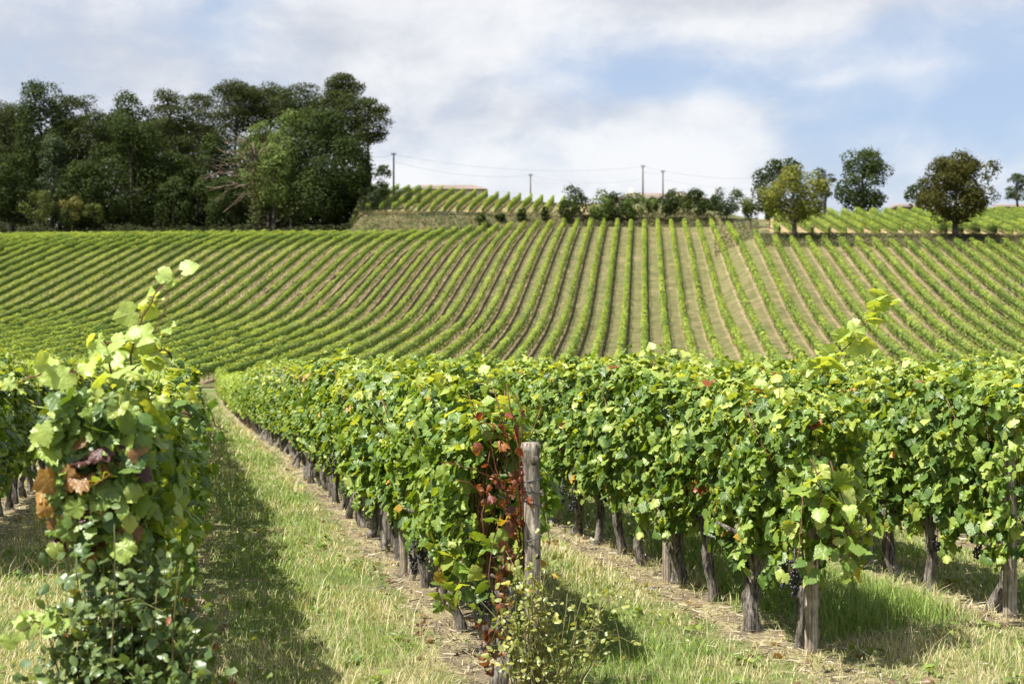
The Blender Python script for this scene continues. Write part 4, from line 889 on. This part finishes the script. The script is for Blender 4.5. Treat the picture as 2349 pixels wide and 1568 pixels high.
house('house with a pinkish tiled roof and small chimney behind the crest shrubs', 1405, 1630, 456, 434, 236, 11, .4, 1455)
house('small roof corner with pale gable left of the brownish walnut', 2056, 2130, 474, 461, 222, 8, .3)
house('grey-brown roof corner at the right edge of the photo', 2290, 2420, 474, 461, 218, 9, .35)
# ------------------------------------------------------------------ utility poles and cables
def pole(label, xd, top, Y, r=.13):
    X = at(xd, Y); z0 = h(X, Y); zt = zat(top, Y); e = empty('utility_pole', (X, Y, z0)); tag(e, label, 'utility pole', 'utility poles on the crest')
    V, f = tube([(0, 0, -.5), (0, 0, (zt - z0) * .5), (0, 0, zt - z0)], [r * 1.2, r, r * .8], 8); obj('shaft', MB().add(V, f).mesh('shaft', M_POLE, True), e)
    mb = MB(); V, f = tube([(-.35, -.15, zt - z0 - .25), (.35, -.15, zt - z0 - .25)], .06, 5); mb.add(V, f)
    for x in (-.3, .3): V, f = tube([(x, -.15, zt - z0 - .25), (x, -.15, zt - z0 - .02)], .05, 5); mb.add(V, f)
    obj('crossarm', mb.mesh('crossarm', M_POLE, True), e); return np.array([X, Y, zt])
pA = pole('leftmost utility pole, at the right end of the wood', 903, 350, 205); pB = pole('thin utility pole standing alone above the terrace rows', 1217, 398, 236); pC = pole('tall middle utility pole over the pinkish roof', 1475, 378, 226); pD = pole('utility pole just right of the tall middle pole', 1521, 390, 232)
def cable(label, a, b, sag, r=.012):
    t = np.linspace(0, 1, 25)[:, None]; p = np.array(a) + (np.array(b) - np.array(a)) * t - np.array([0, 0, sag]) * 4 * t * (1 - t); V, f = tube(p, r, 4, False)
    o = obj('power_cable', MB().add(V, f).mesh('power_cable', M_CABLE, True)); tag(o, label, 'cable', 'cables between the poles')
dz = np.array([0, 0, -.25])
cable('upper cable sagging from the leftmost pole to the tall middle pole', pA + dz, pC + dz, 1.4)
cable('lower cable from the leftmost pole to the thin pole', pA + dz * 5, pB + dz, 1.0)
cable('lower cable from the thin pole to the tall middle pole', pB + dz, pC + dz * 9, .9)
cable('cable running right from the tall middle pole into the dark tree', pC + dz, np.array([at(1750, 230), 230, zat(408, 230)]), .7)
cable('short cable between the two neighbouring poles', pC + dz * 4, pD + dz, .35)
cable('lower cable from the right-hand pole into the dark tree', pD + dz * 6, np.array([at(1750, 232), 232, zat(432, 232)]), .5)
cable('cable leaving the leftmost pole into the wood', pA + dz, np.array([at(830, 205), 208, zat(358, 208)]), .3)

# broad-leaved weeds in the lanes
g = np.random.default_rng(404); n = 420; X, Y = scatter(n, 5.6, 20, 1.5); k = (row_dist(X, Y) > .3); X, Y = X[k], Y[k]; m = 9; n = len(X)
Xw = np.repeat(X, m) + g.normal(0, .035, n * m); Yw = np.repeat(Y, m) + g.normal(0, .035, n * m); a = g.uniform(0, 6.28, n * m)
V, Fi, c, uv = leaves(np.stack([Xw, Yw, H(Xw, Yw) + g.uniform(.01, .06, n * m)], -1), g.normal(0, .35, (n * m, 3)) + [0, 0, 1], np.stack([np.cos(a), np.sin(a), 0 * a + .3], -1), g.uniform(.03, .075, n * m), lerp(np.array([.10, .17, .035]), np.array([.22, .28, .07]), g.random(n * m)), g, OT, OF, .3, .5)
o = obj('weeds', MB().add(V, Fi, c, uv).mesh('weeds', M_ROSE, uv=True)); tag(o, 'low broad-leaved weeds scattered through the lane grass', 'weeds', kind='stuff')
